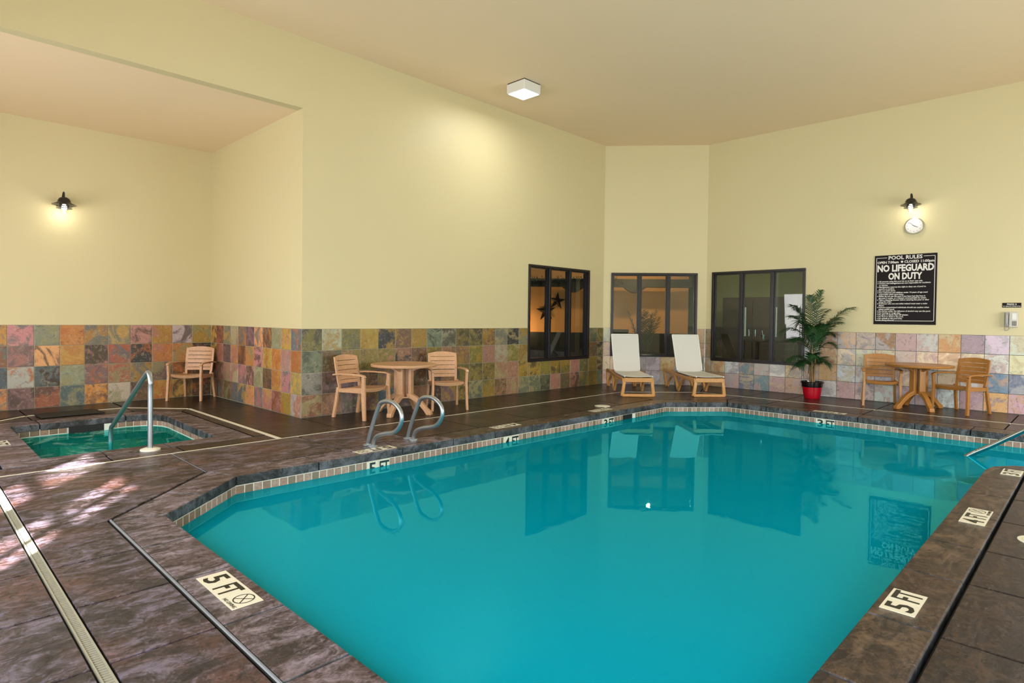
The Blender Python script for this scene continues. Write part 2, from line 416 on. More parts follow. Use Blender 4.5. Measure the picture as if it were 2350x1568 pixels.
# pool hall north wall, with the header over the alcove
opN = [(8.485-uA, 10.385-uA, ZW0, ZW1)]
wn_ = wall('wall_north', (uA, vC), (1, 0), (0, -1), CH0[0]-uA, H, opN, s0=.01)
wall('wall_header', (XW, vC), (1, 0), (0, -1), uA-XW+.01, H, z0=HA)
wainscot(wn_, (uA, vC), (1, 0), (0, -1), 23, [
    'twtyknyggttngkggggggget', 'gntttkntnntpwttttttttnk', 'wvvnvdndntttppyytytpttd', 'rnvvbvndvteynpgeepnpete'], PALN, M['slate_olive'], opN, end=CH0[0]-uA)
wae = wall('wall_alcove_east', (uA, vC), (0, 1), (-1, 0), vA-vC+.01, H, s0=.16)
wainscot(wae, (uA, vC), (0, 1), (-1, 0), 11, ['bygocvolgry', 'opoypodovry', 'yponlpplpnd', 'wyrppcbvnnn'], PAL, M['slate'], end=vA-vC-.01)
wan = wall('wall_alcove_north', (uA+.16, vA), (-1, 0), (0, -1), uA-XW+.16, H)
wainscot(wan, (uA, vA), (-1, 0), (0, -1), 18, ['ywypgyogpywyopgoyr', 'kookrdocvnrgnovkrp', 'nnvyrvgdwbvodgrykn', 'dyonwobrvoropgvnby'], PAL, M['slate'], end=uA-XW)
opD = [(.156, 1.996, ZW0+.035, ZW1-.015)]
chn = Vector((chd.y, -chd.x, 0))
wne = wall('wall_northeast', CH0, chd, chn, CHL+.012, H, opD, s0=-.012)
wainscot(wne, CH0, chd, chn, 8, ['lggggnnw', 'pggggdnw', 'lwdwodkw', 'pvnwgkdw'], PAL_DAYLIT, M['slate_daylit'], opD, end=CHL)
opE = [(6.122-6.0, 6.122-4.113, ZW0-.02, ZW1)]
we = wall('wall_east', CH1, (0, -1), (-1, 0), 6.122-YS, H, opE, s0=-.012)
wainscot(we, CH1, (0, -1), (-1, 0), 32, [
    'nwgggggnnclnpwovwwlcwpwlcpwlwcpw', 'nngggggwnlllplllwlpwclwpwlcwlwpc', 'nngwbgwcvowwwlwlwbbwclwpwlcwlwpc'[:2]+'wbgwcvowwwlwlwbbwclwpwlcwlwpcc',
    'nnpbbppwwppwwpwpoppwclwpwlcwlwpc'], PAL_DAYLIT, M['slate_daylit'], opE, start=-.184, end=6.122-YS, grout='grout_dark')
opW = [(-2.85-YS, .85-YS, .5, 3.0), (1.32-YS, 2.03-YS, .12, 2.5), (2.40-YS, 3.2-YS, .12, 2.5), (4.0-YS, 7.4-YS, .45, 3.05), (8.4-YS, 9.6-YS, .65, 2.55)]
wall('wall_west', (XW, YS), (0, 1), (1, 0), vA-YS+.2, H, opW, s0=-.2)
opS = [(5.8-XW, 10.9-XW, .55, 2.95)]  # opening added for the south fill light
wall('wall_south', (XW, YS), (1, 0), (0, 1), uR-XW+.2, H, opS, s0=-.2)
# unseen screens added to block the low sun at most west and south windows
struct(MB().box(-3.4, 1.55, -.2, -3.2, 13, 5.6).build('wall_sun_block', M['ceil']))
struct(MB().box(-12, -14, -.35, -1.78, 16, -.3).build('ground_outside', simple('paving', srgb(140, 136, 128), .8)))
struct(MB().box(-3.6, -7.5, -.2, -3.4, -1.4, 6.4).build('wall_sun_block', M['ceil']))
struct(MB().box(-2, -5.4, -.2, 14, -5.2, 6.4).build('wall_sun_block', M['ceil']))
# ceilings
struct(MB().prism([(XW-.1, YS-.1), (uR+.1, YS-.1), (uR+.1, 6.2), (10.98, vC+.1), (XW-.1, vC+.1)], H, H+.1).build('ceiling', M['ceil']))
struct(MB().box(XW-.1, vC+.16, HA, uA+.012, vA+.012, HA+.1).build('ceiling_alcove', M['ceil']))

# ------------------------------------------------------------------ windows
def window(name, origin, d, n, s0, s1, z0, z1, mesh_pane=2):
    d = Vector((d[0], d[1], 0)).normalized(); n = Vector((n[0], n[1], 0)).normalized(); o3 = Vector((origin[0], origin[1], 0))
    e = struct(empty(name, o3+d*(s0+s1)/2+Vector((0, 0, z0))))
    e['label'] = ''; del e['label']
    inv = Matrix.Translation(-(o3+d*(s0+s1)/2+Vector((0, 0, z0))))
    def bar(nm, a, b, za, zb, f0, f1, mat='bronze', bev=.003):
        q = []
        for z in (za, zb):
            for s_, dep in ((a, f0), (b, f0), (b, f1), (a, f1)): q.append(inv @ (o3+d*s_+n*dep+Vector((0, 0, z))))
        mb = MB().add(q, [(3, 2, 1, 0), (4, 5, 6, 7), (0, 1, 5, 4), (1, 2, 6, 5), (2, 3, 7, 6), (3, 0, 4, 7)])
        return mb.build(nm, M[mat], e, bevel=bev)
    fw = .042
    bar('frame_rail', s0, s1, z0, z0+fw, .018, -.13); bar('frame_rail', s0, s1, z1-fw, z1, .018, -.13)
    bar('frame_stile', s0, s0+fw, z0+fw, z1-fw, .018, -.13); bar('frame_stile', s1-fw, s1, z0+fw, z1-fw, .018, -.13)
    L = s1-s0; xs = [s0+fw]
    for k in (1, 2):
        c_ = s0+L*k/3
        bar('mullion', c_-.03, c_+.03, z0+fw, z1-fw, .004, -.12)
        xs += [c_-.03, c_+.03]
    xs.append(s1-fw)
    for k in range(3):
        a, b = xs[2*k], xs[2*k+1]
        # sash of every light, then its pane
        sa = MB()
        for (aa, bb, za, zb) in ((a, b, z0+fw, z0+fw+.022), (a, b, z1-fw-.022, z1-fw), (a, a+.02, z0+fw+.022, z1-fw-.022), (b-.02, b, z0+fw+.022, z1-fw-.022)):
            q = []
            for z in (za, zb):
                for s_, dep in ((aa, -.03), (bb, -.03), (bb, -.085), (aa, -.085)): q.append(inv @ (o3+d*s_+n*dep+Vector((0, 0, z))))
            sa.add(q, [(3, 2, 1, 0), (4, 5, 6, 7), (0, 1, 5, 4), (1, 2, 6, 5), (2, 3, 7, 6), (3, 0, 4, 7)])
        sash = sa.build('sash', M['bronze'], e)
        bar('pane', a+.018, b-.018, z0+fw+.02, z1-fw-.02, -.055, -.059, 'glass', 0)
        if k == mesh_pane:
            wm = MB(); A0, A1, B0, B1 = a+.02, b-.02, z0+fw+.022, z1-fw-.022
            W_, H_ = A1-A0, B1-B0; pitch = .036
            for sgn in (1, -1):
                t_ = -H_ if sgn > 0 else 0
                cst = -H_
                while cst < W_:
                    # line x = cst + z (sgn>0) inside the light
                    z_a = max(0, -cst); z_b = min(H_, W_-cst)
                    if z_b > z_a:
                        pa, pb = (cst+z_a, z_a), (cst+z_b, z_b)
                        if sgn < 0: pa, pb = (W_-pa[0], pa[1]), (W_-pb[0], pb[1])
                        p_ = [inv @ (o3+d*(A0+q_[0])+n*(-.062)+Vector((0, 0, B0+q_[1]))) for q_ in (pa, pb)]
                        wm.tube(p_, .0011, 3)
                    cst += pitch
            wmo = wm.build('wire_mesh', M['steel_dull'], e); wmo['kind'] = 'stuff'
    return e
window('window_1', (uA, vC), (1, 0), (0, -1), opN[0][0], opN[0][1], ZW0, ZW1, mesh_pane=-1)
window('window_2', CH0, chd, chn, opD[0][0], opD[0][1], opD[0][2], opD[0][3])
window('window_3', CH1, (0, -1), (-1, 0), opE[0][0], opE[0][1], opE[0][2], opE[0][3])
# frames of the outer windows behind the photographer (they shape the patches of sun on the deck)
def outer_window(name, y0, y1, z0, z1, bars_y, bars_z):
    e = struct(empty(name, (XW-.08, (y0+y1)/2, z0)))
    def b_(ya, yb, za, zb):
        MB().box(-.03, ya-(y0+y1)/2, za-z0, .03, yb-(y0+y1)/2, zb-z0).build('frame_bar', M['bronze'], e)
    b_(y0, y1, z0, z0+.05); b_(y0, y1, z1-.05, z1); b_(y0, y0+.05, z0+.05, z1-.05); b_(y1-.05, y1, z0+.05, z1-.05)
    ys_ = [y0+.05]+[v for y in bars_y for v in (y-.012, y+.012)]+[y1-.05]
    for y in bars_y: b_(y-.012, y+.012, z0+.05, z1-.05)
    for z in bars_z:
        for k in range(0, len(ys_), 2): b_(ys_[k], ys_[k+1], z-.03, z+.03)
outer_window('window_4', 1.32, 2.03, .12, 2.5, [1.64], [1.98])
outer_window('window_5', 2.40, 3.2, .12, 2.5, [], [1.98])
outer_window('window_fill', -2.85, .85, .5, 3.0, [-1.6, -.4], [])  # unseen window added for the southwest fill light
outer_window('window_6', 4.0, 7.4, .45, 3.05, [5.13, 6.27], [])
outer_window('window_7', 8.4, 9.6, .65, 2.55, [9.0], [])

# ------------------------------------------------------------------ pool and spa basins
LIP = [(1.335, 1.55), (1.335, 4.63), (2.10, 5.335), (9.27, 5.30), (10.09, 4.60), (10.0, 1.2), (9.97, -1.2), (7.92, -1.2), (7.92, .35), (7.82, .62), (7.62, .76), (7.40, .80), (2.1, .80)]
SPA = [(1.005, 7.24), (2.60, 7.24), (2.64, 9.10), (2.615, 9.28), (2.54, 9.42), (2.42, 9.50), (2.25, 9.53), (1.30, 9.50), (1.01, 9.48)]
WZ = -.160
def off(poly, d):   # offset outward for either winding
    A = sum(poly[i][0]*poly[(i+1) % len(poly)][1]-poly[(i+1) % len(poly)][0]*poly[i][1] for i in range(len(poly)))
    q = inset(poly, -d); return q
def basin(name, lip, depth):
    o = off(lip, .018); mb = MB(); n = len(o)
    vs = [(x, y, -.086) for x, y in o]+[(x, y, -depth) for x, y in o]
    fs = [(j, (j+1) % n, (j+1) % n+n, j+n) for j in range(n)]+[tuple(range(n, 2*n))]
    o2 = off(lip, .10); vs += [(x, y, -.086) for x, y in o2]+[(x, y, -depth-.08) for x, y in o2]
    fs += [((j+1) % n, j, j+2*n, (j+1) % n+2*n) for j in range(n)]+[((j+1) % n+2*n, j+2*n, j+3*n, (j+1) % n+3*n) for j in range(n)]+[tuple(range(4*n-1, 3*n-1, -1))]
    mb.add(vs, fs); return struct(mb.build(name, M['plaster'])), o
pool, po = basin('pool_basin', LIP, 1.5)
spa, so = basin('spa_basin', SPA, .95)
def water_obj(name, lip, mat, label):
    o = off(lip, .017); o_ = MB().add([(x, y, WZ) for x, y in o], [tuple(range(len(o)))]).build(name, M[mat])
    tag(o_, label, 'water', kind='stuff'); return o_
water_obj('pool_water', LIP, 'water', 'still turquoise water filling the large swimming pool')
water_obj('spa_water', SPA, 'spawater', 'dark green water with pale foam in the small spa by the alcove')
skip_marks = []
def tile_run(parent, p0, p1, zt, h_, pitch, skips=()):
    p0 = Vector((*p0, 0)); p1 = Vector((*p1, 0)); d = p1-p0; L = d.length; d.normalize(); n = Vector((-d.y, d.x, 0))
    c0 = sum((Vector((*q, 0)) for q in (LIP if parent is pool else SPA)), Vector())/len(LIP if parent is pool else SPA)
    if n.dot(c0-p0) < 0: n = -n
    k = max(1, round(L/pitch)); st = L/k
    MB().add([p0+Vector((0, 0, z))+n*e_ for z in (zt-h_*2.1, zt+.004) for e_ in (.0005, .0035)]+[p1+Vector((0, 0, z))+n*e_ for z in (zt-h_*2.1, zt+.004) for e_ in (.0005, .0035)],
             [(0, 1, 3, 2), (4, 6, 7, 5), (0, 4, 5, 1), (2, 3, 7, 6), (1, 5, 7, 3), (0, 2, 6, 4)]).build('grout_line', M['grout_white'], parent)
    for i in range(k):
        s_ = (i+.5)*st; c_ = p0+d*s_
        if any(a+.03 < s_ < b-.03 for a, b in skips): continue
        cc = c_+n*.006+Vector((0, 0, zt-h_/2))
        put_tile(parent, cc, d, n, st-.006, h_-.005, M['pooltile'], (1, 1, 1, 1), name='tile', t_=.005)
# far side (skips where the depth markers and the skimmer mouth are)
q0, q1 = po[2], po[3]
if True:
    idx = {}
    for j, pt_ in enumerate(po):
        idx[j] = pt_
def nearest(pt_):
    return min(po, key=lambda a_: (a_[0]-pt_[0])**2+(a_[1]-pt_[1])**2)
A_, B_, C_, D_, E_ = [nearest(LIP[k]) for k in (1, 2, 3, 4, 5)]
mkN = [(3.40, 3.68), (5.36, 5.66), (7.46, 7.76)]; skim = (8.02, 8.32)
tile_run(pool, A_, B_, -.09, .078, .079)
tile_run(pool, B_, C_, -.09, .078, .079, [(a-B_[0], b-B_[0]) for a, b in mkN+[skim]])
tile_run(pool, C_, D_, -.09, .078, .079)
mkE = [(3.16, 2.90)]
tile_run(pool, D_, E_, -.09, .078, .079, [(D_[1]-3.17, D_[1]-2.89)])
tile_run(pool, E_, nearest(LIP[6]), -.09, .078, .079)
sn = lambda p_: min(so, key=lambda a_: (a_[0]-p_[0])**2+(a_[1]-p_[1])**2)
for a_, b_ in ((1, 2), (2, 3), (3, 4), (4, 5), (5, 6), (7, 8)): tile_run(spa, sn(SPA[a_]), sn(SPA[b_]), -.075, .078, .1)
tile_run(spa, sn(SPA[6]), sn(SPA[7]), -.075, .078, .1, [(.17, .66)])
# recessed white footholds below the grab rails
for k in range(3):
    MB().box(3.66, 5.33, -.42-k*.3, 4.16, 5.23, -.39-k*.3).build('foothold', M['white'], pool, bevel=.01)
for k in range(3):
    MB().box(7.94, -1.2+k*.3-.3+.3, -1.45, 9.96, -.9+k*.3, -.35-k*.28).build('step', M['plaster'], pool)

# ------------------------------------------------------------------ deck
fl = MB(); slabs = []
floor = struct(empty('floor'))
def slab(poly, mat=None, z=0, gap=.008, name='slab', th=.012):
    fl.prism(poly, -.16, -.0125)
    q = inset(poly, gap); ax = sum(p[0] for p in poly)/len(poly); ay = sum(p[1] for p in poly)/len(poly)
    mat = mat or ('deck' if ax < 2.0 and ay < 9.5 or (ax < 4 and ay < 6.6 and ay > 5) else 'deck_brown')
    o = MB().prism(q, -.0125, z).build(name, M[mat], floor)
    b = o.modifiers.new('edge', 'BEVEL'); b.width = .003; b.segments = 1; b.limit_method = 'ANGLE'; b.angle_limit = math.radians(60)
def rect(x0, y0, x1, y1, **k): slab([(x0, y0), (x1, y0), (x1, y1), (x0, y1)], **k)
SD0, SD1 = .548, .600     # slot drain
YD = 6.652                # drain strip across the hall
yj = [YS, -2.2, -.9, .25, .9, 1.55, 2.20, 2.80, 3.44, 4.07]
for a_, b_ in zip(yj, yj[1:]):
    rect(XW, a_, SD0, b_)
    rect(SD1, a_, 1.02, b_)
rect(XW, 4.07, SD0, YD-.006)
slab([(SD1, 4.07), (1.02, 4.07), (1.02, 4.765), (1.955, 5.68), (1.965, YD-.006), (SD1, YD-.006)])
fl.box(SD0, YS, -.16, SD1, YD-.006, -.03)
# coping stones: top slab with a rough faced nose
def cope(poly): 
    q = inset(poly, .0045)
    z0, z1 = -.086, 0
    mb = MB().prism(q, z0, z1)
    ax = sum(p[0] for p in poly)/len(poly); ay = sum(p[1] for p in poly)/len(poly)
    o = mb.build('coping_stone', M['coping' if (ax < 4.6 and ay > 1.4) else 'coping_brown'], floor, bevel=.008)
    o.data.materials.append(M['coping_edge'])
    for p_ in o.data.polygons:
        if abs(p_.normal.z) < .5: p_.material_index = 1
CW = 1.038
for a_, b_ in zip([1.55, 2.20, 2.80, 3.44, 4.07], [2.20, 2.80, 3.44, 4.07, None]):
    if b_: cope([(CW, a_), (1.335, a_), (1.335, b_), (CW, b_)])
cope([(CW, 4.07), (1.335, 4.07), LIP[1], (CW, 4.765)])
cope([(CW, 4.765), LIP[1], (1.703, 4.972), (1.496, 5.212)])
cope([(1.496, 5.212), (1.703, 4.972), LIP[2], (1.962, 5.668)])
cx = [2.874, 3.848, 4.556, 5.229, 5.903, 6.62, 7.305, 8.0, 8.696]
yl = lambda x: 5.335-(x-2.10)*.035/7.17
YC = 5.65
pts = [LIP[2]]+[(x, yl(x)) for x in cx]+[LIP[3]]; outs = [(1.962, 5.668)]+[(x, YC) for x in cx]+[(9.41, 5.63)]
for k in range(len(pts)-1): cope([outs[k], pts[k], pts[k+1], outs[k+1]])
cm = (9.676, 4.954); cmo = (9.90, 5.19)
cope([(9.41, 5.63), LIP[3], cm, cmo]); cope([cmo, cm, LIP[4], (10.40, 4.74)])
ry = [3.936, 3.25, 2.583, 1.867, 1.244, .55, -.1, -.8]; xl = lambda y: 10.09-(4.6-y)*.09/3.4 if y > 1.2 else 10.0-(1.2-y)*.03/2.4
pr = [LIP[4]]+[(xl(y), y) for y in ry]+[(9.97, -1.2)]; orr = [(10.40, 4.74)]+[(10.37, y) for y in ry]+[(10.37, -1.2)]
for k in range(len(pr)-1): cope([orr[k], pr[k], pr[k+1], orr[k+1]])
YR = .515
sx = [2.1, 2.62, 3.31, 4.06, 4.73, 5.52, 6.29, 7.05]
for a_, b_ in zip(sx, sx[1:]): cope([(a_, YR), (b_, YR), (b_, .80), (a_, .80)])
cope([(7.05, YR), (7.60, YR), (7.60, .77), (7.40, .80), (7.05, .80)])
cope([(7.60, YR), (7.60, .77), (7.62, .76), (7.82, .62), (7.92, .35), (7.62, .35)])
cope([(1.038, 1.55), (1.335, 1.55), (2.1, .80), (2.1, .50), (1.9, .50), (1.038, 1.36)])
cope([(7.62, -1.2), (7.92, -1.2), (7.92, .35), (7.62, .35)])
# structural bed under the coping ring (outside the shell)
# deck between the pool and the drain strip
dx = [1.965, 3.30, 4.21, 5.27, 6.3, 7.4, 8.5, 9.40]
for a_, b_ in zip(dx, dx[1:]): rect(a_, YC+.005, b_, YD-.006)
slab([(9.41, 5.64), (9.905, 5.20), (10.405, 4.745), (11.085, 4.745), (11.085, 5.585), (9.93, YD-.006), (9.40, YD-.006)])
dx = [3.92, 5.30, 6.6, 7.9, 9.0, 9.95]
for a_, b_ in zip(dx, dx[1:]): rect(a_, YD+.008, b_, vC)
slab([(9.95, YD+.008), (11.10, 5.61), (12.325, 6.12), (10.909, vC), (9.95, vC)])
slab([(11.10, 4.745), (12.325, 4.745), (12.325, 6.12), (11.10, 5.61)])
ry2 = [4.745, 4.06, 2.61, .93, -.6, -2.0, YS]
for a_, b_ in zip(ry2, ry2[1:]):
    rect(11.105, b_, 12.325, a_)
    if b_ > -1.3: rect(10.375, b_, 11.09, a_)
    else: rect(9.0, b_, 11.09, min(a_, -1.2) if a_ > -1.2 else a_)
# south deck
sx2 = [1.038, 2.0, 2.62, 3.28, 4.06, 4.73, 5.52, 6.29, 7.05, 7.612]
for a_, b_ in zip(sx2, sx2[1:]):
    if a_ > 1.5: rect(a_, -.9, b_, YR-.014)
    rect(a_, -2.2, b_, -.9); rect(a_, YS, b_, -2.2)
slab([(1.038, -.9), (2.0, -.9), (2.0, .497), (1.895, .497), (1.038, 1.352)])
rect(7.612, YS, 9.0, -1.21)
# spa surround
rect(XW, YD+.008, .60, vA)
for a_, b_ in ((.60, 1.47), (1.47, 2.10), (2.10, 3.07)): rect(a_, YD+.008, b_, 6.955)
def cope2(p): cope(p)
for p_ in ([(.685, 6.965), (1.48, 6.965), (1.48, 7.24), (1.005, 7.24), (.685, 7.24)], [(1.48, 6.965), (2.06, 6.965), (2.06, 7.24), (1.48, 7.24)],
           [(2.06, 6.965), (2.93, 6.965), (2.93, 7.24), (2.06, 7.24)], [(2.60, 7.24), (2.93, 7.24), (2.93, 9.10), (2.64, 9.10)],
           [(2.93, 9.10), (2.93, 9.45), (2.615, 9.28), (2.64, 9.10)], [(2.93, 9.45), (2.6, 9.80), (2.54, 9.42), (2.615, 9.28)],
           [(2.6, 9.80), (2.25, 9.86), (2.25, 9.53), (2.42, 9.50), (2.54, 9.42)],
           [(2.25, 9.86), (1.30, 9.86), (1.30, 9.50), (2.25, 9.53)], [(1.30, 9.86), (.685, 9.86), (.685, 9.48), (1.01, 9.48), (1.30, 9.50)],
           [(.685, 7.24), (1.005, 7.24), (1.01, 9.48), (.685, 9.48)]): cope2(p_)
slab([(2.94, 6.965), (3.075, 6.965), (3.075, 9.66), (2.94, 9.46)])
slab([(2.94, 9.46), (3.075, 9.66), (2.43, 10.34), (2.43, 9.87), (2.61, 9.81)])
slab([(.60, 9.87), (1.27, 9.87), (1.27, 10.34), (.60, 10.0)]); rect(1.27, 9.87, 2.43, 10.34)
rect(.60, 6.965, .68, 9.87)
slab([(3.125, YD+.008), (3.92, YD+.008), (3.92, 9.4), (3.125, 9.4)])
slab([(3.125, 9.4), (3.92, 9.4), (3.92, vA), (2.43, vA), (2.43, 10.37), (3.125, 9.66)])
rect(1.27, 10.38, 2.42, vA); slab([(.60, 10.05), (1.27, 10.38), (1.27, vA), (.60, vA)])
flo = fl.build('deck_bed', M['base'], floor)
flo['kind'] = 'structure'
# grey sealant bead in the joint behind the near coping; black rubber in the right one
b = MB(); b.tube([(1.034, -.9, -.004), (1.034, 1.55, -.004), (1.034, 4.768, -.004)], .0075, 6); b.build('joint_bead', M['bead'], floor, smooth=True)
MB().box(1.0205, YS+.01, -.0124, 1.0265, 4.74, -.004).build('joint_gap', M['rubber'], floor)
b = MB(); b.tube([(1.034, 4.768, -.007), (1.958, 5.674, -.007)], .005, 6); b.build('joint_bead', M['rubber'], floor)
b = MB(); b.tube([(1.96, 5.674, -.005), (1.966, YD-.01, -.005)], .004, 6); b.build('joint_bead', M['bead'], floor)

# drains set in the deck: things of their own
def strip(name, paths, wd, label, mat='strip', zt=.0015):
    o = MB()
    for pth in paths:
        for p0, p1 in zip(pth, pth[1:]):
            a = Vector((*p0, 0)); c_ = Vector((*p1, 0)); d = (c_-a).normalized(); n = Vector((-d.y, d.x, 0))*wd/2; ex = d*wd*.4
            o.add([a-ex-n+Vector((0, 0, -.013)), c_+ex-n+Vector((0, 0, -.013)), c_+ex+n+Vector((0, 0, -.013)), a-ex+n+Vector((0, 0, -.013)),
                   a-ex-n+Vector((0, 0, zt)), c_+ex-n+Vector((0, 0, zt)), c_+ex+n+Vector((0, 0, zt)), a-ex+n+Vector((0, 0, zt))],
                  [(3, 2, 1, 0), (4, 5, 6, 7), (0, 1, 5, 4), (1, 2, 6, 5), (2, 3, 7, 6), (3, 0, 4, 7)])
    ob = o.build(name, M[mat]); tag(ob, label, 'drain'); return ob
strip('strip_drain', [[(XW+.02, YD), (9.94, YD), (11.097, 5.60), (11.097, -1.0)]], .013, 'thin white drain strip running across the deck behind the pool')
strip('spa_drain', [[(3.10, YD+.03), (3.10, 9.675), (2.425, 10.36), (1.27, 10.36), (.75, 9.92)]], .042, 'wide white drain strip turning round the far side of the spa')
e = empty('slot_drain', (.574, 0, 0)); tag(e, 'ivory slotted channel drain in the deck by the near end of the pool', 'drain')
for s_ in (-1, 1): MB().box(s_*.023, YS+.01, -.028, s_*.0165, YD-.02, .001).build('edge_rail', M['drain'], e)
MB().box(-.0165, YS+.01, -.03, .0165, YD-.02, -.022).build('channel', M['rubber'], e)
mb = MB(); y = .6
while y < YD-.03: mb.box(-.0165, y, -.008, .0165, y+.010, -.002); y += .02
g_ = mb.build('grating', M['drain'], e); g_['kind'] = 'stuff'

# ------------------------------------------------------------------ depth markers
def marker(name, label, center, xd, yd, words, diving, wt=.148, h=.148, vertical=False, group=None):
    e = empty(name, center); tag(e, label, 'depth marker', group)
    x = Vector(xd).normalized(); y = Vector(yd).normalized(); z = x.cross(y)
    n = len(words)+(1 if diving else 0); tot = n*wt+(n-1)*.004
    for i in range(n):
        cx_ = -tot/2+wt/2+i*(wt+.004); base = x*cx_
        q = []
        for k_ in (-.006, .0018):
            for sx_, sy_ in ((-1, -1), (1, -1), (1, 1), (-1, 1)): q.append(base+x*sx_*wt/2+y*sy_*h/2+z*k_)
        MB().add(q, [(3, 2, 1, 0), (4, 5, 6, 7), (0, 1, 5, 4), (1, 2, 6, 5), (2, 3, 7, 6), (3, 0, 4, 7)]).build('plaque', M['ivory'], e)
        fm = frame_mat(base+z*.0022, x, y)
        if i < len(words):
            text('lettering', words[i], .150, M['black'], e, fm, bold=.003, fitw=.085 if len(words[i]) == 1 else .118, fith=.122)
        else:
            r_ = .052; mb = MB(); ring = []
            o_ = y*.012+base
            for rr in (r_, r_-.006):
                ring.append([o_+(x*math.cos(2*PI*j/28)+y*math.sin(2*PI*j/28))*rr+z*.0024 for j in range(28)])
            mb.loft(ring, cap=False)
            for sg in (1, -1):
                dd = (x*math.cos(PI/4)+y*sg*math.sin(PI/4)); pp = dd.cross(z)*.003
                mb.add([o_-dd*r_-pp+z*.0024, o_+dd*r_-pp+z*.0024, o_+dd*r_+pp+z*.0024, o_-dd*r_+pp+z*.0024], [(0, 1, 2, 3)])
            mb.build('no_diving_symbol', M['black'], e)
            text('lettering', 'NO DIVING', .026, M['black'], e, frame_mat(base-y*.058+z*.0024, x, y))
    return e
marker('depth_marker', 'white 5 FT plaque with a no diving circle in the nearest left coping', (1.199, 3.15, 0), (0, -1, 0), (1, 0, 0), ['5', 'FT'], True, wt=.158, h=.152)
marker('depth_marker', 'ivory 5 FT plaque without a circle in the near coping at bottom right', (3.556, .69, 0), (1, 0, 0), (0, 1, 0), ['5', 'FT'], False)
marker('depth_marker', 'ivory 4 FT plaque with a no diving circle in the near coping', (5.53, .64, 0), (1, 0, 0), (0, 1, 0), ['4', 'FT'], True, wt=.150)
marker('depth_marker', 'ivory 3 FT plaque on the near coping beside the pool steps', (7.42, .60, 0), (1, 0, 0), (0, 1, 0), ['3', 'FT'], False)
marker('depth_marker', '5 FT deck plaque lying in front of the left grab rail', (3.57, 5.445, 0), (-1, 0, 0), (0, -1, 0), ['5', 'FT'], True)
marker('depth_marker', '4 FT deck plaque on the far coping, above the 4 FT waterline marker', (5.60, 5.52, 0), (-1, 0, 0), (0, -1, 0), ['4', 'FT'], True)
marker('depth_marker', '3 FT deck plaque on the far coping beside the round skimmer lid', (7.70, 5.53, 0), (-1, 0, 0), (0, -1, 0), ['3', 'FT'], True)
marker('depth_marker', '3 FT deck plaque on the coping in front of the potted palm', (10.24, 3.02, 0), (0, 1, 0), (-1, 0, 0), ['3', 'FT'], True)
marker('depth_marker', 'ivory plaque set in the deck at the left end of the spa', (.80, 8.35, 0), (0, -1, 0), (1, 0, 0), ['3', 'FT'], False)
ywf = lambda x: B_[1]+(C_[1]-B_[1])*(x-B_[0])/(C_[0]-B_[0])
yw = lambda x: ywf(x)-.0105
marker('waterline_marker', '5 FT waterline marker below the left grab rail', (3.54, yw(3.54), -.163), (1, 0, 0), (0, 0, 1), ['5', 'FT'], False, wt=.136, h=.146)
marker('waterline_marker', '4 FT waterline marker midway along the far side of the pool', (5.51, yw(5.51), -.163), (1, 0, 0), (0, 0, 1), ['4', 'FT'], False, wt=.136, h=.146)
marker('waterline_marker', '3 FT waterline marker next to the skimmer mouth', (7.61, yw(7.61), -.163), (1, 0, 0), (0, 0, 1), ['3', 'FT'], False, wt=.136, h=.146)
xe = D_[0]-.05
marker('waterline_marker', '3 FT waterline marker below the potted palm', (D_[0]-(D_[1]-3.03)*(D_[0]-E_[0])/(D_[1]-E_[1])-.0105, 3.03, -.163), (0, -1, 0), (0, 0, 1), ['3', 'FT'], False, wt=.132, h=.146)
for (x0, y0, x1, y1, zt, par) in ((8.0, ywf(8.17)-.014, 8.34, ywf(8.17)+.012, -.09, pool), (1.60, 9.485, 2.07, 9.525, -.075, spa)):
    MB().box(x0, y0+.006, zt-.10, x1, y1, zt).build('skimmer_mouth', M['rubber'], par)
    MB().box(x1-.085, y0, zt-.10, x1, y1-.002, zt).build('skimmer_weir', M['white'], par)
def lid(cx_, cy_, label):
    e = empty('skimmer_lid', (cx_, cy_, 0)); tag(e, label, 'lid')
    MB().lathe([(.0, -.005), (.125, -.005), (.125, .003), (.118, .0045), (0, .0045)], n=32).build('rim', M['ivory'], e)
    MB().lathe([(.0, .0045), (.100, .0045), (.096, .0075), (0, .0075)], n=32).build('cover', M['ivory'], e)
lid(8.07, 5.76, 'round ivory skimmer lid in the deck on the far side')
lid(5.18, .26, 'round white lid in the near deck, cut off at the frame edge')

# ------------------------------------------------------------------ grab rails and handrails
def bez(pts, n=8):
    """Catmull-Rom through pts"""
    P_ = [Vector(p) for p in pts]; out = []
    for i in range(len(P_)-1):
        p0 = P_[max(i-1, 0)]; p1 = P_[i]; p2 = P_[i+1]; p3 = P_[min(i+2, len(P_)-1)]
        for k in range(n):
            t_ = k/n; out.append(.5*((2*p1)+(p2-p0)*t_+(2*p0-5*p1+4*p2-p3)*t_*t_+(3*p1-p0-3*p2+p3)*t_**3))
    out.append(P_[-1]); return out
prof = [(.41, 0), (.33, .20), (.215, .42), (.155, .487), (.045, .515), (-.075, .508), (-.185, .448), (-.215, .36), (-.172, .272), (-.075, .205), (.11, .162), (.235, .118), (.285, .06), (.30, 0)]
def grab(x, label):
    e = empty('grab_rail', (x, 5.285, 0)); tag(e, label, 'rail', 'pair of grab rails')
    MB().tube(bez([(0, a_, b_) for a_, b_ in prof], 5), .0235, 12).build('bent_tube', M['steel_dull'], e, smooth=True)
    for yy in (.41, .30):
        MB().lathe([(.0, .0), (.05, .0), (.05, .006), (.03, .014), (0, .014)], (0, yy, 0), 20).build('base_ring', M['steel_dull'], e)
grab(3.64, 'left one of the two bent steel grab rails, nearer the spa')
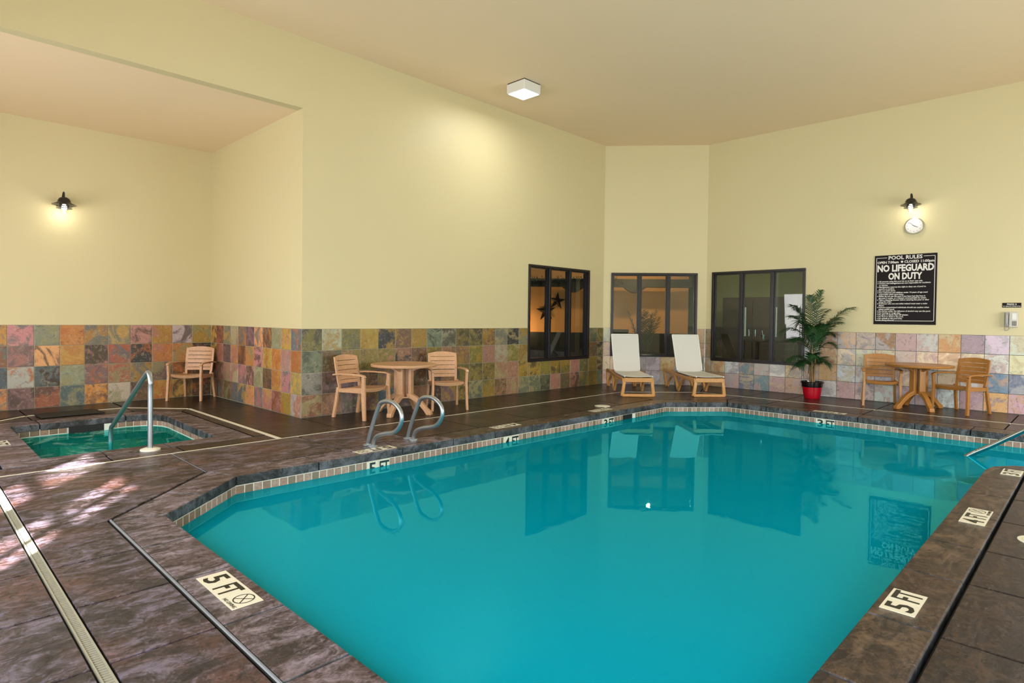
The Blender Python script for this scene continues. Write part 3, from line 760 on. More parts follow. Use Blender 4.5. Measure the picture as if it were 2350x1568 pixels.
grab(4.172, 'bent steel grab rail in front of the round table, right of its twin')
e = empty('spa_handrail', (1.861, 6.963, 0)); tag(e, 'tall steel handrail sloping down from the deck into the spa', 'handrail')
MB().tube(bez([(0, 0, 0), (0, 0, .3), (0, -.002, .62), (0, -.01, .70), (0, .03, .775), (0, .09, .79), (0, .16, .76), (0, .36, .66), (0, .9, .375), (0, 1.45, .085), (0, 1.6, -.02), (0, 1.62, -.35)], 5), .025, 12).build('bent_tube', M['steel_dull'], e, smooth=True)
MB().lathe([(.0, .0), (.095, .0), (.092, .012), (.06, .022), (.03, .024), (0, .024)], n=28).build('base_cover', M['ivory'], e, smooth=True)
e = empty('pool_handrail', (8.92, -1.35, 0)); tag(e, 'polished steel handrail reaching down into the water by the pool steps', 'handrail')
MB().tube(bez([(0, 0, 0), (0, 0, .6), (0, .06, .88), (0, .22, 1.02), (0, .6, 1.04), (0, .85, 1.0), (0, 1.02, .93), (0, 1.25, .772), (0, 1.6, .503), (0, 1.978, .212), (0, 2.242, .009), (0, 2.48, -.165), (0, 2.56, -.3), (0, 2.56, -.9)], 5), .028, 12).build('bent_tube', M['chrome'], e, smooth=True)
MB().lathe([(.0, .0), (.07, .0), (.06, .015), (0, .015)], n=24).build('base_ring', M['chrome'], e, smooth=True)

# ------------------------------------------------------------------ chairs
def arc_bar(mb, y0, y1, z0, z1, xf, bulge, th, n=8, top=None):
    """curved board between y0,y1 ; xf(z) is its x; bulge bends it back in the middle"""
    L = []
    for i in range(n+1):
        t_ = i/n; y = y0+(y1-y0)*t_; b_ = bulge*(1-(2*t_-1)**2); zt = z1+(top*(1-(2*t_-1)**2) if top else 0)
        L.append([(xf(z0)-b_, y, z0), (xf(zt)-b_, y, zt), (xf(zt)-b_-th, y, zt), (xf(z0)-b_-th, y, z0)])
    mb.loft(L)
def make_chair(mat, label, group):
    e = empty('patio_armchair'); tag(e, label, 'chair', group)
    # seat: curved front apron, dished top
    mb = MB(); L = []
    for i in range(9):
        t_ = i/8; y = -.225+.45*t_; q = 1-(2*t_-1)**2
        L.append([(.25+.022*q, y, .405-.006*q), (.255+.022*q, y, .43-.016*q), (.10, y, .425-.020*q), (-.20, y, .405-.02*q), (-.20, y, .385-.02*q), (.235+.022*q, y, .385-.02*q)])
    mb.loft(L); mb.build('seat', mat, e, smooth=True)
    MB().sweep([(-.21, -.21, .375), (-.22, 0, .372), (-.21, .21, .375)], (0, 0, 1), .045, .02).build('rear_rail', mat, e)
    for s_ in (-1, 1):
        MB().sweep([(-.20, s_*.232, .38), (.22, s_*.238, .385)], (0, 0, 1), .05, .02).build('side_rail', mat, e)
        # front leg rises to the arm
        MB().loft([[(x+a_, s_*y+b_, z) for a_, b_ in ((-w1, -.018), (w1, -.018), (w1, .018), (-w1, .018))] for x, y, z, w1 in
                   ((.285, .268, 0, .022), (.268, .262, .2, .026), (.255, .256, .40, .03), (.262, .262, .52, .024), (.262, .265, .590, .024))]).build('leg', mat, e, bevel=.004)
        MB().loft([[(x+a_, s_*y+b_, z) for a_, b_ in ((-.022, -.018), (.022, -.018), (.022, .018), (-.022, .018))] for x, y, z in
                   ((-.285, .245, 0), (-.245, .235, .22), (-.215, .228, .42))]).build('leg', mat, e, bevel=.004)
        MB().sweep([(-.285, s_*.255, .592), (-.18, s_*.262, .606), (.0, s_*.268, .612), (.20, s_*.268, .610), (.268, s_*.267, .598), (.292, s_*.266, .575)], (0, 1, 0),
                   [.036, .042, .05, .05, .046, .042], .022).build('armrest', mat, e, bevel=.004)
    xf = lambda z: -.205-(z-.42)*.20
    bk = MB(); arc_bar(bk, -.20, .20, .462, .509, xf, .02, .018)
    back = bk.build('backrest', mat, e, bevel=.003)
    for s_ in (-1, 1):
        L = []
        for z in (.40, .50, .60, .70, .79, .835):
            ww = .222+.012*math.sin((z-.40)/.45*PI*.8)
            L.append([(xf(z)+.0, s_*ww, z), (xf(z)-.004, s_*(ww-.04), z), (xf(z)-.028, s_*(ww-.04), z), (xf(z)-.024, s_*ww, z)])
        MB().loft(L).build('stile', mat, back, bevel=.003)
    zs = [.515, .584, .650, .716, .782]
    for i, z in enumerate(zs):
        mb = MB()
        if i < 4: arc_bar(mb, -.195, .195, z, z+.058, xf, .028, .018)
        else: arc_bar(mb, -.215, .215, z, z+.052, xf, .026, .018, top=.026)
        mb.build('slat' if i < 4 else 'top_rail', mat, back, smooth=False)
    return e
def place_chair(proto, x, y, heading, label):
    o = copy_tree(proto) if proto.get('used') else proto
    proto['used'] = 1
    if 'used' in o: pass
    o.location = (x, y, 0); o.rotation_euler = (0, 0, math.radians(heading)); o['label'] = label; return o
GA, GB = 'tan armchairs on the spa side', 'brown armchairs under the rules sign'
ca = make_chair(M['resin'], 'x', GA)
place_chair(ca, 4.615, 7.385, -73, 'light tan resin armchair left of the table behind the grab rails')
place_chair(ca, 6.03, 7.25, -117, 'light tan resin armchair right of the table behind the grab rails')
place_chair(ca, 3.50, 10.76, -133, 'light tan resin armchair alone in the tiled corner beyond the spa')
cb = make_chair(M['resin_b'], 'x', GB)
place_chair(cb, 11.88, 2.72, -162, 'brown resin armchair between the potted palm and its table')
place_chair(cb, 11.86, 1.60, 156, 'brown resin armchair at the far right of the table below the telephone')
for o in (ca, cb): del o['used']
for o in bpy.data.objects:
    if 'used' in o: del o['used']

# ------------------------------------------------------------------ tables
def make_table(mat, x, y, angs, label):
    e = empty('patio_table', (x, y, 0)); tag(e, label, 'table', 'round patio tables')
    MB().lathe([(0, .695), (.44, .695), (.455, .685), (.470, .688), (.476, .70), (.476, .715), (.468, .724), (.445, .727), (.43, .724), (0, .724)], n=56).build('tabletop', mat, e, smooth=True)
    for a_ in angs:
        a_ = math.radians(a_); dr = Vector((math.cos(a_), math.sin(a_), 0)); sd = Vector((-dr.y, dr.x, 0))
        # upright post
        MB().loft([[dr*(.115+i_)+sd*j_+Vector((0, 0, z)) for i_, j_ in ((-.022, -.046), (.022, -.046), (.022, .046), (-.022, .046))] for z in (.24, .66)]).build('post', mat, e, bevel=.006)
        # curved bracket below the top
        L = []
        for t_, zb in ((.09, .60), (.14, .615), (.2, .642), (.27, .665), (.33, .68)): L.append([dr*t_+sd*.017+Vector((0, 0, zb)), dr*t_-sd*.017+Vector((0, 0, zb)), dr*t_-sd*.017+Vector((0, 0, .694)), dr*t_+sd*.017+Vector((0, 0, .694))])
        MB().loft(L).build('bracket', mat, e)
        # arched foot
        L = []
        for t_, zt, zb, hw in ((.07, .30, .235, .044), (.13, .295, .22, .042), (.20, .262, .180, .036), (.28, .202, .115, .034), (.345, .135, .045, .034), (.375, .10, .0, .034), (.435, .055, .0, .036), (.445, .03, .0, .036)):
            L.append([dr*t_+sd*hw+Vector((0, 0, zb)), dr*t_-sd*hw+Vector((0, 0, zb)), dr*t_-sd*hw+Vector((0, 0, zt)), dr*t_+sd*hw+Vector((0, 0, zt))])
        MB().loft(L).build('foot', mat, e, bevel=.006)
    MB().tube([(0, 0, .23), (0, 0, .67)], .022, 10).build('centre_rod', mat, e, smooth=True)
    MB().lathe([(0, .66), (.13, .66), (.13, .69), (0, .69)], n=16).build('hub_plate', mat, e)
    MB().lathe([(0, .235), (.11, .235), (.11, .25), (0, .25)], n=16).build('lower_hub', mat, e)
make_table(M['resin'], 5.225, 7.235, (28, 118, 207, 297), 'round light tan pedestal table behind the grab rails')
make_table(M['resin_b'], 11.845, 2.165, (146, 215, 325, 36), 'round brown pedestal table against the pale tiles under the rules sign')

# ------------------------------------------------------------------ sun loungers
def make_lounger():
    e = empty('sun_lounger'); mat = M['resin_l']
    W_ = .265
    for s_ in (-1, 1):
        MB().sweep([(-.02, s_*W_, .30), (.5, s_*W_, .305), (1.0, s_*W_, .31), (1.55, s_*W_, .335), (1.80, s_*W_, .33), (1.86, s_*W_, .29)], (0, 1, 0), .045, [.075, .06, .06, .07, .07, .05]).build('side_rail', mat, e, bevel=.008)
        # front leg, raked outward
        MB().sweep([(-.005, s_*.245, .32), (-.012, s_*.265, .17), (.0, s_*.285, .012)], (0, 1, 0), [.06, .056, .062], [.055, .05, .05]).build('leg', mat, e, bevel=.01)
        # middle leg, V shaped, and rear leg joined by an arch
        MB().sweep([(.66, s_*W_, .29), (.80, s_*(W_+.005), .14), (.90, s_*(W_+.01), .012)], (0, 1, 0), .045, [.09, .06, .06]).build('leg', mat, e, bevel=.008)
        MB().sweep([(1.16, s_*W_, .30), (1.02, s_*(W_+.005), .15), (.93, s_*(W_+.01), .03)], (0, 1, 0), .045, [.08, .055, .05]).build('brace', mat, e, bevel=.008)
        MB().sweep([(1.14, s_*W_, .28), (1.24, s_*W_, .275), (1.38, s_*W_, .25), (1.50, s_*W_, .16), (1.56, s_*(W_+.01), .03)], (0, 1, 0), .042, .05).build('brace', mat, e, bevel=.008)
        MB().sweep([(1.84, s_*W_, .31), (1.76, s_*(W_+.005), .15), (1.66, s_*(W_+.01), .012)], (0, 1, 0), .045, [.08, .06, .06]).build('leg', mat, e, bevel=.008)
        # hem tube of the sling
        MB().tube(bez([(-.05, s_*.252, .372), (.5, s_*.252, .368), (.98, s_*.252, .372)], 4), .013, 8).build('sling_tube', M['white'], e, smooth=True)
        MB().lathe([(0, -.004), (.016, -.004), (.016, .004), (0, .004)], (0, 0, 0), 12).build('pivot_bolt', M['steel'], e, loc=(1.045, s_*.235, .395))
    MB().box(-.04, -.29, .0, .035, .29, .05).build('foot_bar', mat, e, bevel=.01)
    MB().sweep([(-.01, -.26, .305), (-.01, .26, .305)], (0, 0, 1), .08, .06).build('end_bar', mat, e, bevel=.01)
    MB().sweep([(.72, -.25, .27), (.72, .25, .27)], (0, 0, 1), .05, .05).build('cross_bar', mat, e, bevel=.006)
    MB().sweep([(1.83, -.25, .31), (1.83, .25, .31)], (0, 0, 1), .06, .05).build('cross_bar', mat, e, bevel=.006)
    def slingm(pts, w0, w1):
        L = []; pts = [Vector(p) for p in pts]
        for i, p in enumerate(pts):
            d = (pts[min(i+1, len(pts)-1)]-pts[max(i-1, 0)]).normalized(); nn = Vector((-d.z, 0, d.x)); t_ = i/(len(pts)-1); hw = w0+(w1-w0)*t_
            row = []
            for sg in (.004, -.004):
                rr = [p+Vector((0, -hw+2*hw*k/6, 0))+nn*(sg-.012*(1-(2*k/6-1)**2)) for k in range(7)]
                row += rr if sg > 0 else rr[::-1]
            L.append(row)
        return MB().loft(L)
    slingm([(-.06, 0, .378), (.3, 0, .372), (.7, 0, .374), (1.03, 0, .382)], .252, .252).build('sling_seat', M['sling'], e, smooth=True)
    slingm([(1.02, 0, .380), (1.05, 0, .40), (1.14, 0, .60), (1.25, 0, .85), (1.355, 0, 1.085), (1.36, 0, 1.10)], .252, .268).build('sling_back', M['sling'], e, smooth=True)
    for s_ in (-1, 1):
        MB().tube([(1.05, s_*.254, .40), (1.36, s_*.268, 1.10)], .012, 8).build('back_tube', M['white'], e, smooth=True)
    MB().tube([(1.36, -.268, 1.10), (1.36, .268, 1.10)], .012, 8).build('top_tube', M['white'], e, smooth=True)
    MB().sweep([(1.20, 0, .70), (1.5, 0, .34)], (0, 1, 0), .36, .02).build('back_support', M['white'], e)
    return e
lg = make_lounger(); tag(lg, 'white sling sun lounger on the left, beside the corner with the dark window', 'sun lounger', 'pair of sun loungers')
lg.location = (9.562, 6.045, 0); lg.rotation_euler = (0, 0, math.radians(44.3))
l2 = copy_tree(lg); l2['label'] = 'white sling sun lounger on the right, nearer the potted palm'
l2.location = (10.561, 5.166, 0); l2.rotation_euler = (0, 0, math.radians(47))

# ------------------------------------------------------------------ palms
def leaflet(mb, p, d, nrm, L, wd, droop):
    d = d.normalized(); sd = d.cross(nrm).normalized(); q = []
    N_ = 4
    for i in range(N_+1):
        t_ = i/N_; c_ = p+d*L*t_+Vector((0, 0, -droop*L*t_*t_)); w2 = wd*(1-t_)**.6*(.55+.45*min(1, t_*4+.3))/2+.0006
        q.append((c_+sd*w2, c_-sd*w2))
    vs = [v for a_ in q for v in a_]; mb.add(vs, [(2*i, 2*i+1, 2*i+3, 2*i+2) for i in range(N_)])
def frond(parent, base, tip, sag, mat, npair=26, ll=.26, rnd=random, start=.25, xmax=None):
    base = Vector(base); tip = Vector(tip); ctrl = (base+tip)/2+Vector((0, 0, sag))
    pts = []
    for i in range(31):
        t_ = i/30; pts.append(base*(1-t_)**2+ctrl*2*t_*(1-t_)+tip*t_*t_)
    mb = MB(); mb.tube(pts[::3], [.0055*(1-.8*i/10) for i in range(11)], 5)
    for k in range(npair):
        t_ = start+(1-start)*(k/npair); i = min(29, int(t_*30)); p = pts[i]; d = (pts[i+1]-pts[i]).normalized()
        h = Vector((0, 0, 1)); sd = d.cross(h)
        if sd.length < .1: sd = d.cross(Vector((1, 0, 0)))
        sd.normalize(); upn = sd.cross(d)
        env = math.sin(PI*min(1, (t_-start)/(1-start)*.86+.14))**.7
        for s_ in (-1, 1):
            ld = d*(.72+.5*t_)+sd*s_*.9+upn*.12+Vector([rnd.uniform(-.12, .12) for _ in range(3)])
            leaflet(mb, p, ld, upn, ll*env*rnd.uniform(.8, 1.1), .016, rnd.uniform(.25, .6))
    if xmax is not None:
        for v in mb.v:
            if v.x > xmax-.14: v.x = xmax-.14*math.exp(-(v.x-xmax+.14)/.14)
    o = mb.build('frond', mat, parent); return o
hr = Vector((rt.x, rt.y, 0)); hf = Vector((fwd.x, fwd.y, 0)).normalized()     # the room's diagonal axes
e = empty('potted_palm', (11.885, 3.815, 0)); tag(e, 'tall feathery palm in a red pot against the pale tiles', 'potted plant')
MB().lathe([(0, 0), (.128, 0), (.135, .01), (.152, .10), (.170, .20), (.172, .215), (.15, .215), (0, .215)], n=36).build('pot', M['red'], e, smooth=True)
MB().lathe([(.155, .205), (.174, .21), (.180, .225), (.184, .275), (.196, .28), (.198, .305), (.188, .312), (.176, .305), (.170, .26), (.150, .205)], n=36).build('pot_rim', M['blackglaze'], e, smooth=True)
MB().lathe([(0, .26), (.171, .26), (.171, .275), (.1, .29), (0, .295)], n=24).build('soil', M['soil'], e)
rp = random.Random(5)
tops = []
for k in range(9):
    a_ = 2*PI*k/9; r0 = rp.uniform(.02, .07); b_ = Vector((r0*math.cos(a_), r0*math.sin(a_), .28)); t_ = Vector((rp.uniform(.02, .08)*math.cos(a_), rp.uniform(.02, .08)*math.sin(a_), rp.uniform(.62, .95)))
    MB().tube(bez([b_, (b_+t_)/2+Vector((rp.uniform(-.02, .02), rp.uniform(-.02, .02), 0)), t_], 4), [.011]*5+[.009]*4, 6).build('stem', M['stem'], e); tops.append(t_)
# tips given as (right, toward camera, up)
TP = [(.10, .05, 1.98, .55), (-.02, -.1, 1.90, .5), (.80, .05, 1.68, .62), (.60, -.12, 1.50, .55), (-.42, .0, 1.70, .6), (-.52, .12, 1.50, .5), (-.62, -.04, 1.18, .5), (-.50, .15, 1.05, .45),
      (-.50, .05, .66, .42), (-.36, .18, .58, .35), (-.30, -.1, 1.66, .5), (.22, .12, 1.62, .5), (.38, .05, 1.16, .45), (.28, .2, .98, .35), (.26, -.12, .66, .35), (-.16, .3, 1.22, .5), (.06, .3, 1.36, .5), (.45, .12, 1.40, .5),
      (-.2, -.25, 1.3, .5), (.15, -.28, 1.1, .5), (.20, .22, .62, .3), (-.12, .28, .78, .35)]
for k, (a_, b_, c_, sg) in enumerate(TP):
    bb = tops[k % len(tops)].copy(); bb.z = min(bb.z, max(.45, c_-.35))
    frond(e, bb, hr*a_-hf*b_+Vector((0, 0, c_)), sg*(.75 if c_ > 1.3 else 1.0), M['leaf'], npair=44, ll=.29, rnd=rp, start=.18 if c_ > 1.2 else .25, xmax=.41)

# ------------------------------------------------------------------ wall lamps
def wall_lamp(loc, nrm, label):
    e = empty('wall_lamp', loc, math.atan2(nrm[1], nrm[0])); tag(e, label, 'wall lamp', 'matching black wall lamps')
    # local +x leaves the wall
    MB().add([(0, .055*math.cos(2*PI*j/24), .055*math.sin(2*PI*j/24)) for j in range(24)]+[(.02, .045*math.cos(2*PI*j/24), .045*math.sin(2*PI*j/24)) for j in range(24)],
             [tuple(range(23, -1, -1)), tuple(range(24, 48))]+[(j, (j+1) % 24, (j+1) % 24+24, j+24) for j in range(24)]).build('wall_plate', M['blackmetal'], e, smooth=True)
    MB().tube(bez([(.01, 0, 0), (.07, 0, .03), (.12, 0, .10), (.16, 0, .135), (.20, 0, .12), (.21, 0, .04)], 5), .011, 8).build('gooseneck', M['blackmetal'], e, smooth=True)
    cx_ = .21
    MB().lathe([(0, .06), (.03, .058), (.062, .04), (.078, .01), (.08, -.012), (.10, -.03), (.150, -.052), (.152, -.058), (.098, -.038), (.07, -.02), (0, -.015)], (cx_, 0, 0), 32).build('shade', M['blackmetal'], e, smooth=True)
    for z in (-.072, -.098):
        MB().lathe([(.055, z+.006), (.10, z-.006), (.101, z-.010), (.055, z)], (cx_, 0, 0), 28).build('louvre', M['blackmetal'], e, smooth=True)
    for k in range(4):
        a_ = 2*PI*k/4+PI/4; MB().tube([(cx_+.062*math.cos(a_), .062*math.sin(a_), -.03), (cx_+.062*math.cos(a_), .062*math.sin(a_), -.105)], .004, 6).build('guard_bar', M['blackmetal'], e)
    MB().lathe([(.05, -.03), (.054, -.1), (.054, -.15), (.045, -.175), (.02, -.188), (0, -.19)], (cx_, 0, 0), 24).build('glass_jar', M['lampglass'], e, smooth=True)
    MB().lathe([(0, -.04), (.02, -.045), (.036, -.08), (.036, -.105), (.02, -.13), (0, -.135)], (cx_, 0, 0), 20).build('bulb', M['bulb'], e, smooth=True)
    nv = Vector(nrm); p_ = Vector(loc)+nv*.21+Vector((0, 0, -.155))
    light('lamp_light', 'POINT', p_, 4.2, (1, .9, .72), shadow_soft_size=.035)
wall_lamp((1.785, vA+.009, 3.045), (0, -1, 0), 'black wall lamp on the alcove wall above the spa')
wall_lamp((uR+.009, 2.39, 3.455), (-1, 0, 0), 'black wall lamp above the clock and rules sign')

# ceiling lamp
e = empty('ceiling_lamp', (7.16, 6.735, H)); tag(e, 'square white ceiling lamp glowing underneath', 'ceiling lamp')
MB().box(-.185, -.185, -.015, .185, .185, 0).build('mounting_plate', M['blackmetal'], e)
MB().box(-.195, -.195, -.16, .195, .195, -.012).build('housing', M['white'], e, bevel=.012)
MB().box(-.175, -.175, -.168, .175, .175, -.158).build('diffuser', M['lampglow'], e, bevel=.004)
a = light('ceiling_lamp_light', 'AREA', (7.16, 6.735, H-.175), 28, (1, .97, .92), shape='SQUARE', size=.34); aim(a, (0, 0, -1))

# ------------------------------------------------------------------ wall clock, signs, telephone (local +x leaves the wall; east wall)
def on_east(name, y, z, label, cat):
    e = empty(name, (uR+.009, y, z)); tag(e, label, cat); return e
EX, EY = Vector((0, -1, 0)), Vector((0, 0, 1))     # reading direction and up on the east wall (normal is -x)
e = on_east('wall_clock', 2.372, 3.068, 'round white faced wall clock hanging under the wall lamp', 'clock')
def disc(rad, x0, x1, n=36, r2_=None):
    r2_ = r2_ or rad
    return MB().loft([[(x0, rad*math.cos(2*PI*j/n), rad*math.sin(2*PI*j/n)) for j in range(n)], [(x1, r2_*math.cos(2*PI*j/n), r2_*math.sin(2*PI*j/n)) for j in range(n)]])
mb = MB(); mb.loft([[(x_, r_*math.cos(2*PI*j/40), r_*math.sin(2*PI*j/40)) for j in range(40)] for x_, r_ in ((0, .135), (-.02, .143), (-.038, .140), (-.04, .128), (-.03, .124))], cap=False); mb.build('rim', M['clockrim'], e, smooth=True)
disc(.126, 0, -.028).build('face', M['clockface'], e)
for k in range(12):
    a_ = PI/2-2*PI*(k+1)/12; text('numeral', str(k+1), .026, M['black'], e, frame_mat(EX*math.cos(a_)*.10+EY*math.sin(a_)*.10+Vector((-.0295, 0, 0)), EX, EY))
def hand(nm, ang, ln, wd):
    a_ = PI/2-math.radians(ang); d = EX*math.cos(a_)+EY*math.sin(a_)
    MB().sweep([d*-.02+Vector((-.032, 0, 0)), d*ln+Vector((-.032, 0, 0))], (1, 0, 0), .002, wd).build(nm, M['black'], e)
hand('hour_hand', 117, .065, .007); hand('minute_hand', 312, .092, .004)
e = on_east('pool_rules_sign', 2.4925, 1.981, 'large black POOL RULES sign reading NO LIFEGUARD ON DUTY', 'sign')
SW, SH = .920, 1.214
MB().box(0, -SW/2, -SH/2, -.012, SW/2, SH/2).build('panel', M['sign'], e, bevel=.002)
def bar_on(parent, u0, v0, u1, v1, mat, x=-.0135, t_=.0015):
    return MB().box(x, -u0, v0, x+t_, -u1, v1)
mb = MB()
def addbar(u0, v0, u1, v1): mb.box(-.0135, -u0, v0, -.012, -u1, v1)
bw = .008; ux, vy = SW/2-.026, SH/2-.04
addbar(-ux, -vy+.02, -ux+bw, vy); addbar(ux-bw, -vy+.02, ux, vy); addbar(-ux, -vy+.02, ux, -vy+.02+bw); addbar(-ux, vy-bw, -.27, vy); addbar(.27, vy-bw, ux, vy)
mb.build('border_line', M['signwhite'], e)
def stext(body, size, u_, v_, align='CENTER', bold=0, xs=1.0, **kw): return text('lettering', body, size, M['signwhite'], e, frame_mat(Vector((-.0128, 0, 0))+EX*u_+EY*v_, EX, EY), align, bold, xs, **kw)
stext('POOL RULES', .088, 0, SH/2-.048, bold=.0022, fitw=.50, fith=.066)
stext('OPEN 7:00am', .058, -.255, SH/2-.128, bold=.0016, fitw=.32); stext('CLOSED 11:00pm', .058, .205, SH/2-.128, bold=.0016, fitw=.43)
disc(.018, -.0125, -.0138, 20).build('bullet_dot', M['signwhite'], e, loc=(0, -(-.045), SH/2-.125))
stext('NO LIFEGUARD', .17, 0, SH/2-.230, bold=.007, fitw=.835, fith=.125); stext('ON DUTY', .17, 0, SH/2-.372, bold=.007, fitw=.50, fith=.122)
rules = [(1, 'All persons using this pool do so at their own risk.'), (1, 'Owners and management are not responsible for accidents'), (0, 'or injuries.'),
 (1, 'Management reserves the right to deny use of pool to'), (0, 'anyone at anytime.'), (1, 'Do not swim alone.'), (1, 'Non swimmers and children under 14 years of age need'), (0, 'responsible adult supervision.'),
 (1, 'Please do not use the pool if you have had diarrhea in'), (0, 'the past 2 weeks, or a disease communicable by water.'), (1, 'Take a cleansing shower before entering the pool or after'), (0, 'using the toilet.'),
 (1, 'Swimmers who are not toilet trained must wear a swim'), (0, 'diaper.'), (1, 'Immune-comprimised individuals should use caution when'), (0, 'using a public pool.'),
 (1, 'No person under the influence of alcohol may use the pool.'), (1, 'No running or rough play.'), (1, 'No glass or plastic that will shatter.'), (1, 'No food or drink in the pool.'), (1, 'No animals in the pool area.'), (1, 'No diving allowed.')]
v0 = SH/2-.462; dv = (SH-.462-.07)/(len(rules)-1)
for i, (bl, tx) in enumerate(rules):
    stext(tx, .033, -.385, v0-i*dv, 'LEFT', bold=.0009, xs=.96)
    if bl: disc(.0075, -.0125, -.0136, 10).build('bullet_dot', M['signwhite'], e, loc=(0, .402, v0-i*dv))
e = on_east('operator_sign', 1.056, 1.700, 'small black PRESS 0 TO REACH OPERATOR sign above the telephone', 'sign')
MB().box(0, -.115, -.037, -.006, .115, .037).build('panel', M['sign'], e)
text('lettering', 'PRESS 0', .036, M['signwhite'], e, frame_mat((-.0066, 0, .012), EX, EY), bold=.0006)
text('lettering', 'TO REACH OPERATOR', .021, M['signwhite'], e, frame_mat((-.0066, 0, -.019), EX, EY), bold=.0004)
e = on_east('wall_telephone', 1.055, 1.475, 'beige push button wall telephone under the small black sign', 'telephone')
MB().box(0, -.083, -.12, -.05, .083, .12).build('body', M['phone'], e, bevel=.008)
hp = MB(); hp.sweep([(-.066, .05, .108), (-.078, .05, .07), (-.078, .05, -.06), (-.066, .05, -.105)], (0, 1, 0), [.046, .036, .036, .046], [.03, .022, .022, .03]); hs = hp.build('handset', M['phonegrey'], e, bevel=.005)
MB().box(-.052, .022, -.112, -.049, .078, .112).build('cradle', M['blackmetal'], e)
MB().box(-.053, -.064, -.002, -.049, -.012, .095).build('card_window', M['white'], e)
for r_ in range(4):
    for c_ in range(3): MB().box(-.056, -.014-c_*.019-.013, -.040-r_*.018, -.049, -.014-c_*.019, -.028-r_*.018).build('key', M['blackmetal'], e)
MB().tube(bez([(-.05, .075, -.115), (-.03, .078, -.16), (-.03, .06, -.175), (-.03, .03, -.155), (-.05, .02, -.118)], 6), .005, 6).build('cord', M['phonegrey'], e)

# mat by the spa
e = MB().prism([(1.37, 9.95), (2.10, 9.97), (2.06, 10.44), (1.35, 10.40)], .0, .012).build('rubber_mat', M['rubber'], bevel=.004, loc=(0, 0, .003))
tag(e, 'flat black rubber mat on the deck behind the spa', 'mat')

# ------------------------------------------------------------------ rooms seen through the windows
nl = -chn     # away from the hall
ch0 = Vector((*CH0, 0))
def onch(s_, dep, z): return ch0+chd*s_+nl*dep+Vector((0, 0, z))
def quadbox(name, s0, s1, d0, d1, z0, z1, mat, parent=None, bev=0):
    q = [onch(a_, b_, c_) for c_ in (z0, z1) for a_, b_ in ((s0, d0), (s1, d0), (s1, d1), (s0, d1))]
    return MB().add(q, [(3, 2, 1, 0), (4, 5, 6, 7), (0, 1, 5, 4), (1, 2, 6, 5), (2, 3, 7, 6), (3, 0, 4, 7)]).build(name, mat, parent, bevel=bev)
struct(MB().prism([(5.0, 7.97), (10.86, 7.97), (12.5, 6.2), (12.5, 2.0), (19.5, 2.0), (19.5, 15.0), (5.0, 15.0)], -.1, -.001).build('floor_lobby', simple('lobby_floor', srgb(52, 42, 34), .35)))
struct(MB().prism([(5.0, 7.97), (10.86, 7.97), (12.5, 6.2), (12.5, 2.0), (19.5, 2.0), (19.5, 15.0), (5.0, 15.0)], 3.1, 3.2).build('ceiling_lobby', M['corridor']))
wl_ = struct(quadbox('wall_lobby', -4.2, 2.75, 4.3, 4.4, 0, 3.1, M['paint_orange']))
struct(MB().box(5.0, 13.2, 0, 19.5, 13.3, 3.1).build('wall_lobby_back', M['paint_dark']))
struct(MB().box(5.0, 7.97, 0, 5.1, 13.3, 3.1).build('wall_lobby_end', M['paint_dark']))
ce = struct(MB().box(18.2, 2.0, 0, 18.3, 13.2, 3.1).build('wall_corridor', M['corridor']))
struct(MB().box(12.6, 1.9, 0, 18.3, 2.0, 3.1).build('wall_corridor_end', M['corridor']))
# corridor wainscot tiles, the pale wall's pieces
for r_ in range(3):
    for c_ in range(22):
        yy = 9.6-c_*.308; zz = TT-r_*.305-.1525
        put_tile(ce, (18.188, yy, zz), (0, 1, 0), (-1, 0, 0), .30, .298, M['cortile'], (1, 1, 1, 1))
# ledge below the orange wall
led = quadbox('ledge', -3.3, 2.75, 3.9, 4.28, 0, 1.02, M['timber']); tag(led, 'long dark ledge running along the foot of the orange lobby wall', 'ledge')
e = empty('timber_beam', onch(-.5, 3.3, 2.12)); tag(e, 'dark timber beam with greenery crossing in front of the orange wall', 'beam')
inv = Matrix.Translation(-onch(-.5, 3.3, 2.12))
def qb(s0, s1, d0, d1, z0, z1, nm, mat, par):
    q = [inv @ onch(a_, b_, c_) for c_ in (z0, z1) for a_, b_ in ((s0, d0), (s1, d0), (s1, d1), (s0, d1))]
    return MB().add(q, [(3, 2, 1, 0), (4, 5, 6, 7), (0, 1, 5, 4), (1, 2, 6, 5), (2, 3, 7, 6), (3, 0, 4, 7)]).build(nm, mat, par)
qb(-4.2, 2.6, 3.2, 3.4, 2.28, 2.50, 'log', M['timber'], e)
for s_ in (-2.35, -.55, 1.1):
    L = []
    for dz, w_ in ((0, .30), (-.04, .26), (-.08, .2), (-.12, .13), (-.15, .06)): L.append([inv @ onch(s_+a_*w_, b_, 2.28+dz) for a_, b_ in ((-1, 3.22), (1, 3.22), (1, 3.38), (-1, 3.38))])
    MB().loft(L).build('corbel', M['timber'], e)
mb = MB(); rg = random.Random(3)
for k in range(700):
    s_ = rg.uniform(-4.1, .8); p = inv @ onch(s_, 3.12+rg.uniform(-.05, .1), 2.42+rg.uniform(-.06, .14)); d = Vector([rg.uniform(-1, 1) for _ in range(3)]).normalized()
    leaflet(mb, p, d, Vector((0, 0, 1)), rg.uniform(.05, .11), .03, .2)
g_ = mb.build('garland', M['leaf_dim'], e); g_['kind'] = 'stuff'
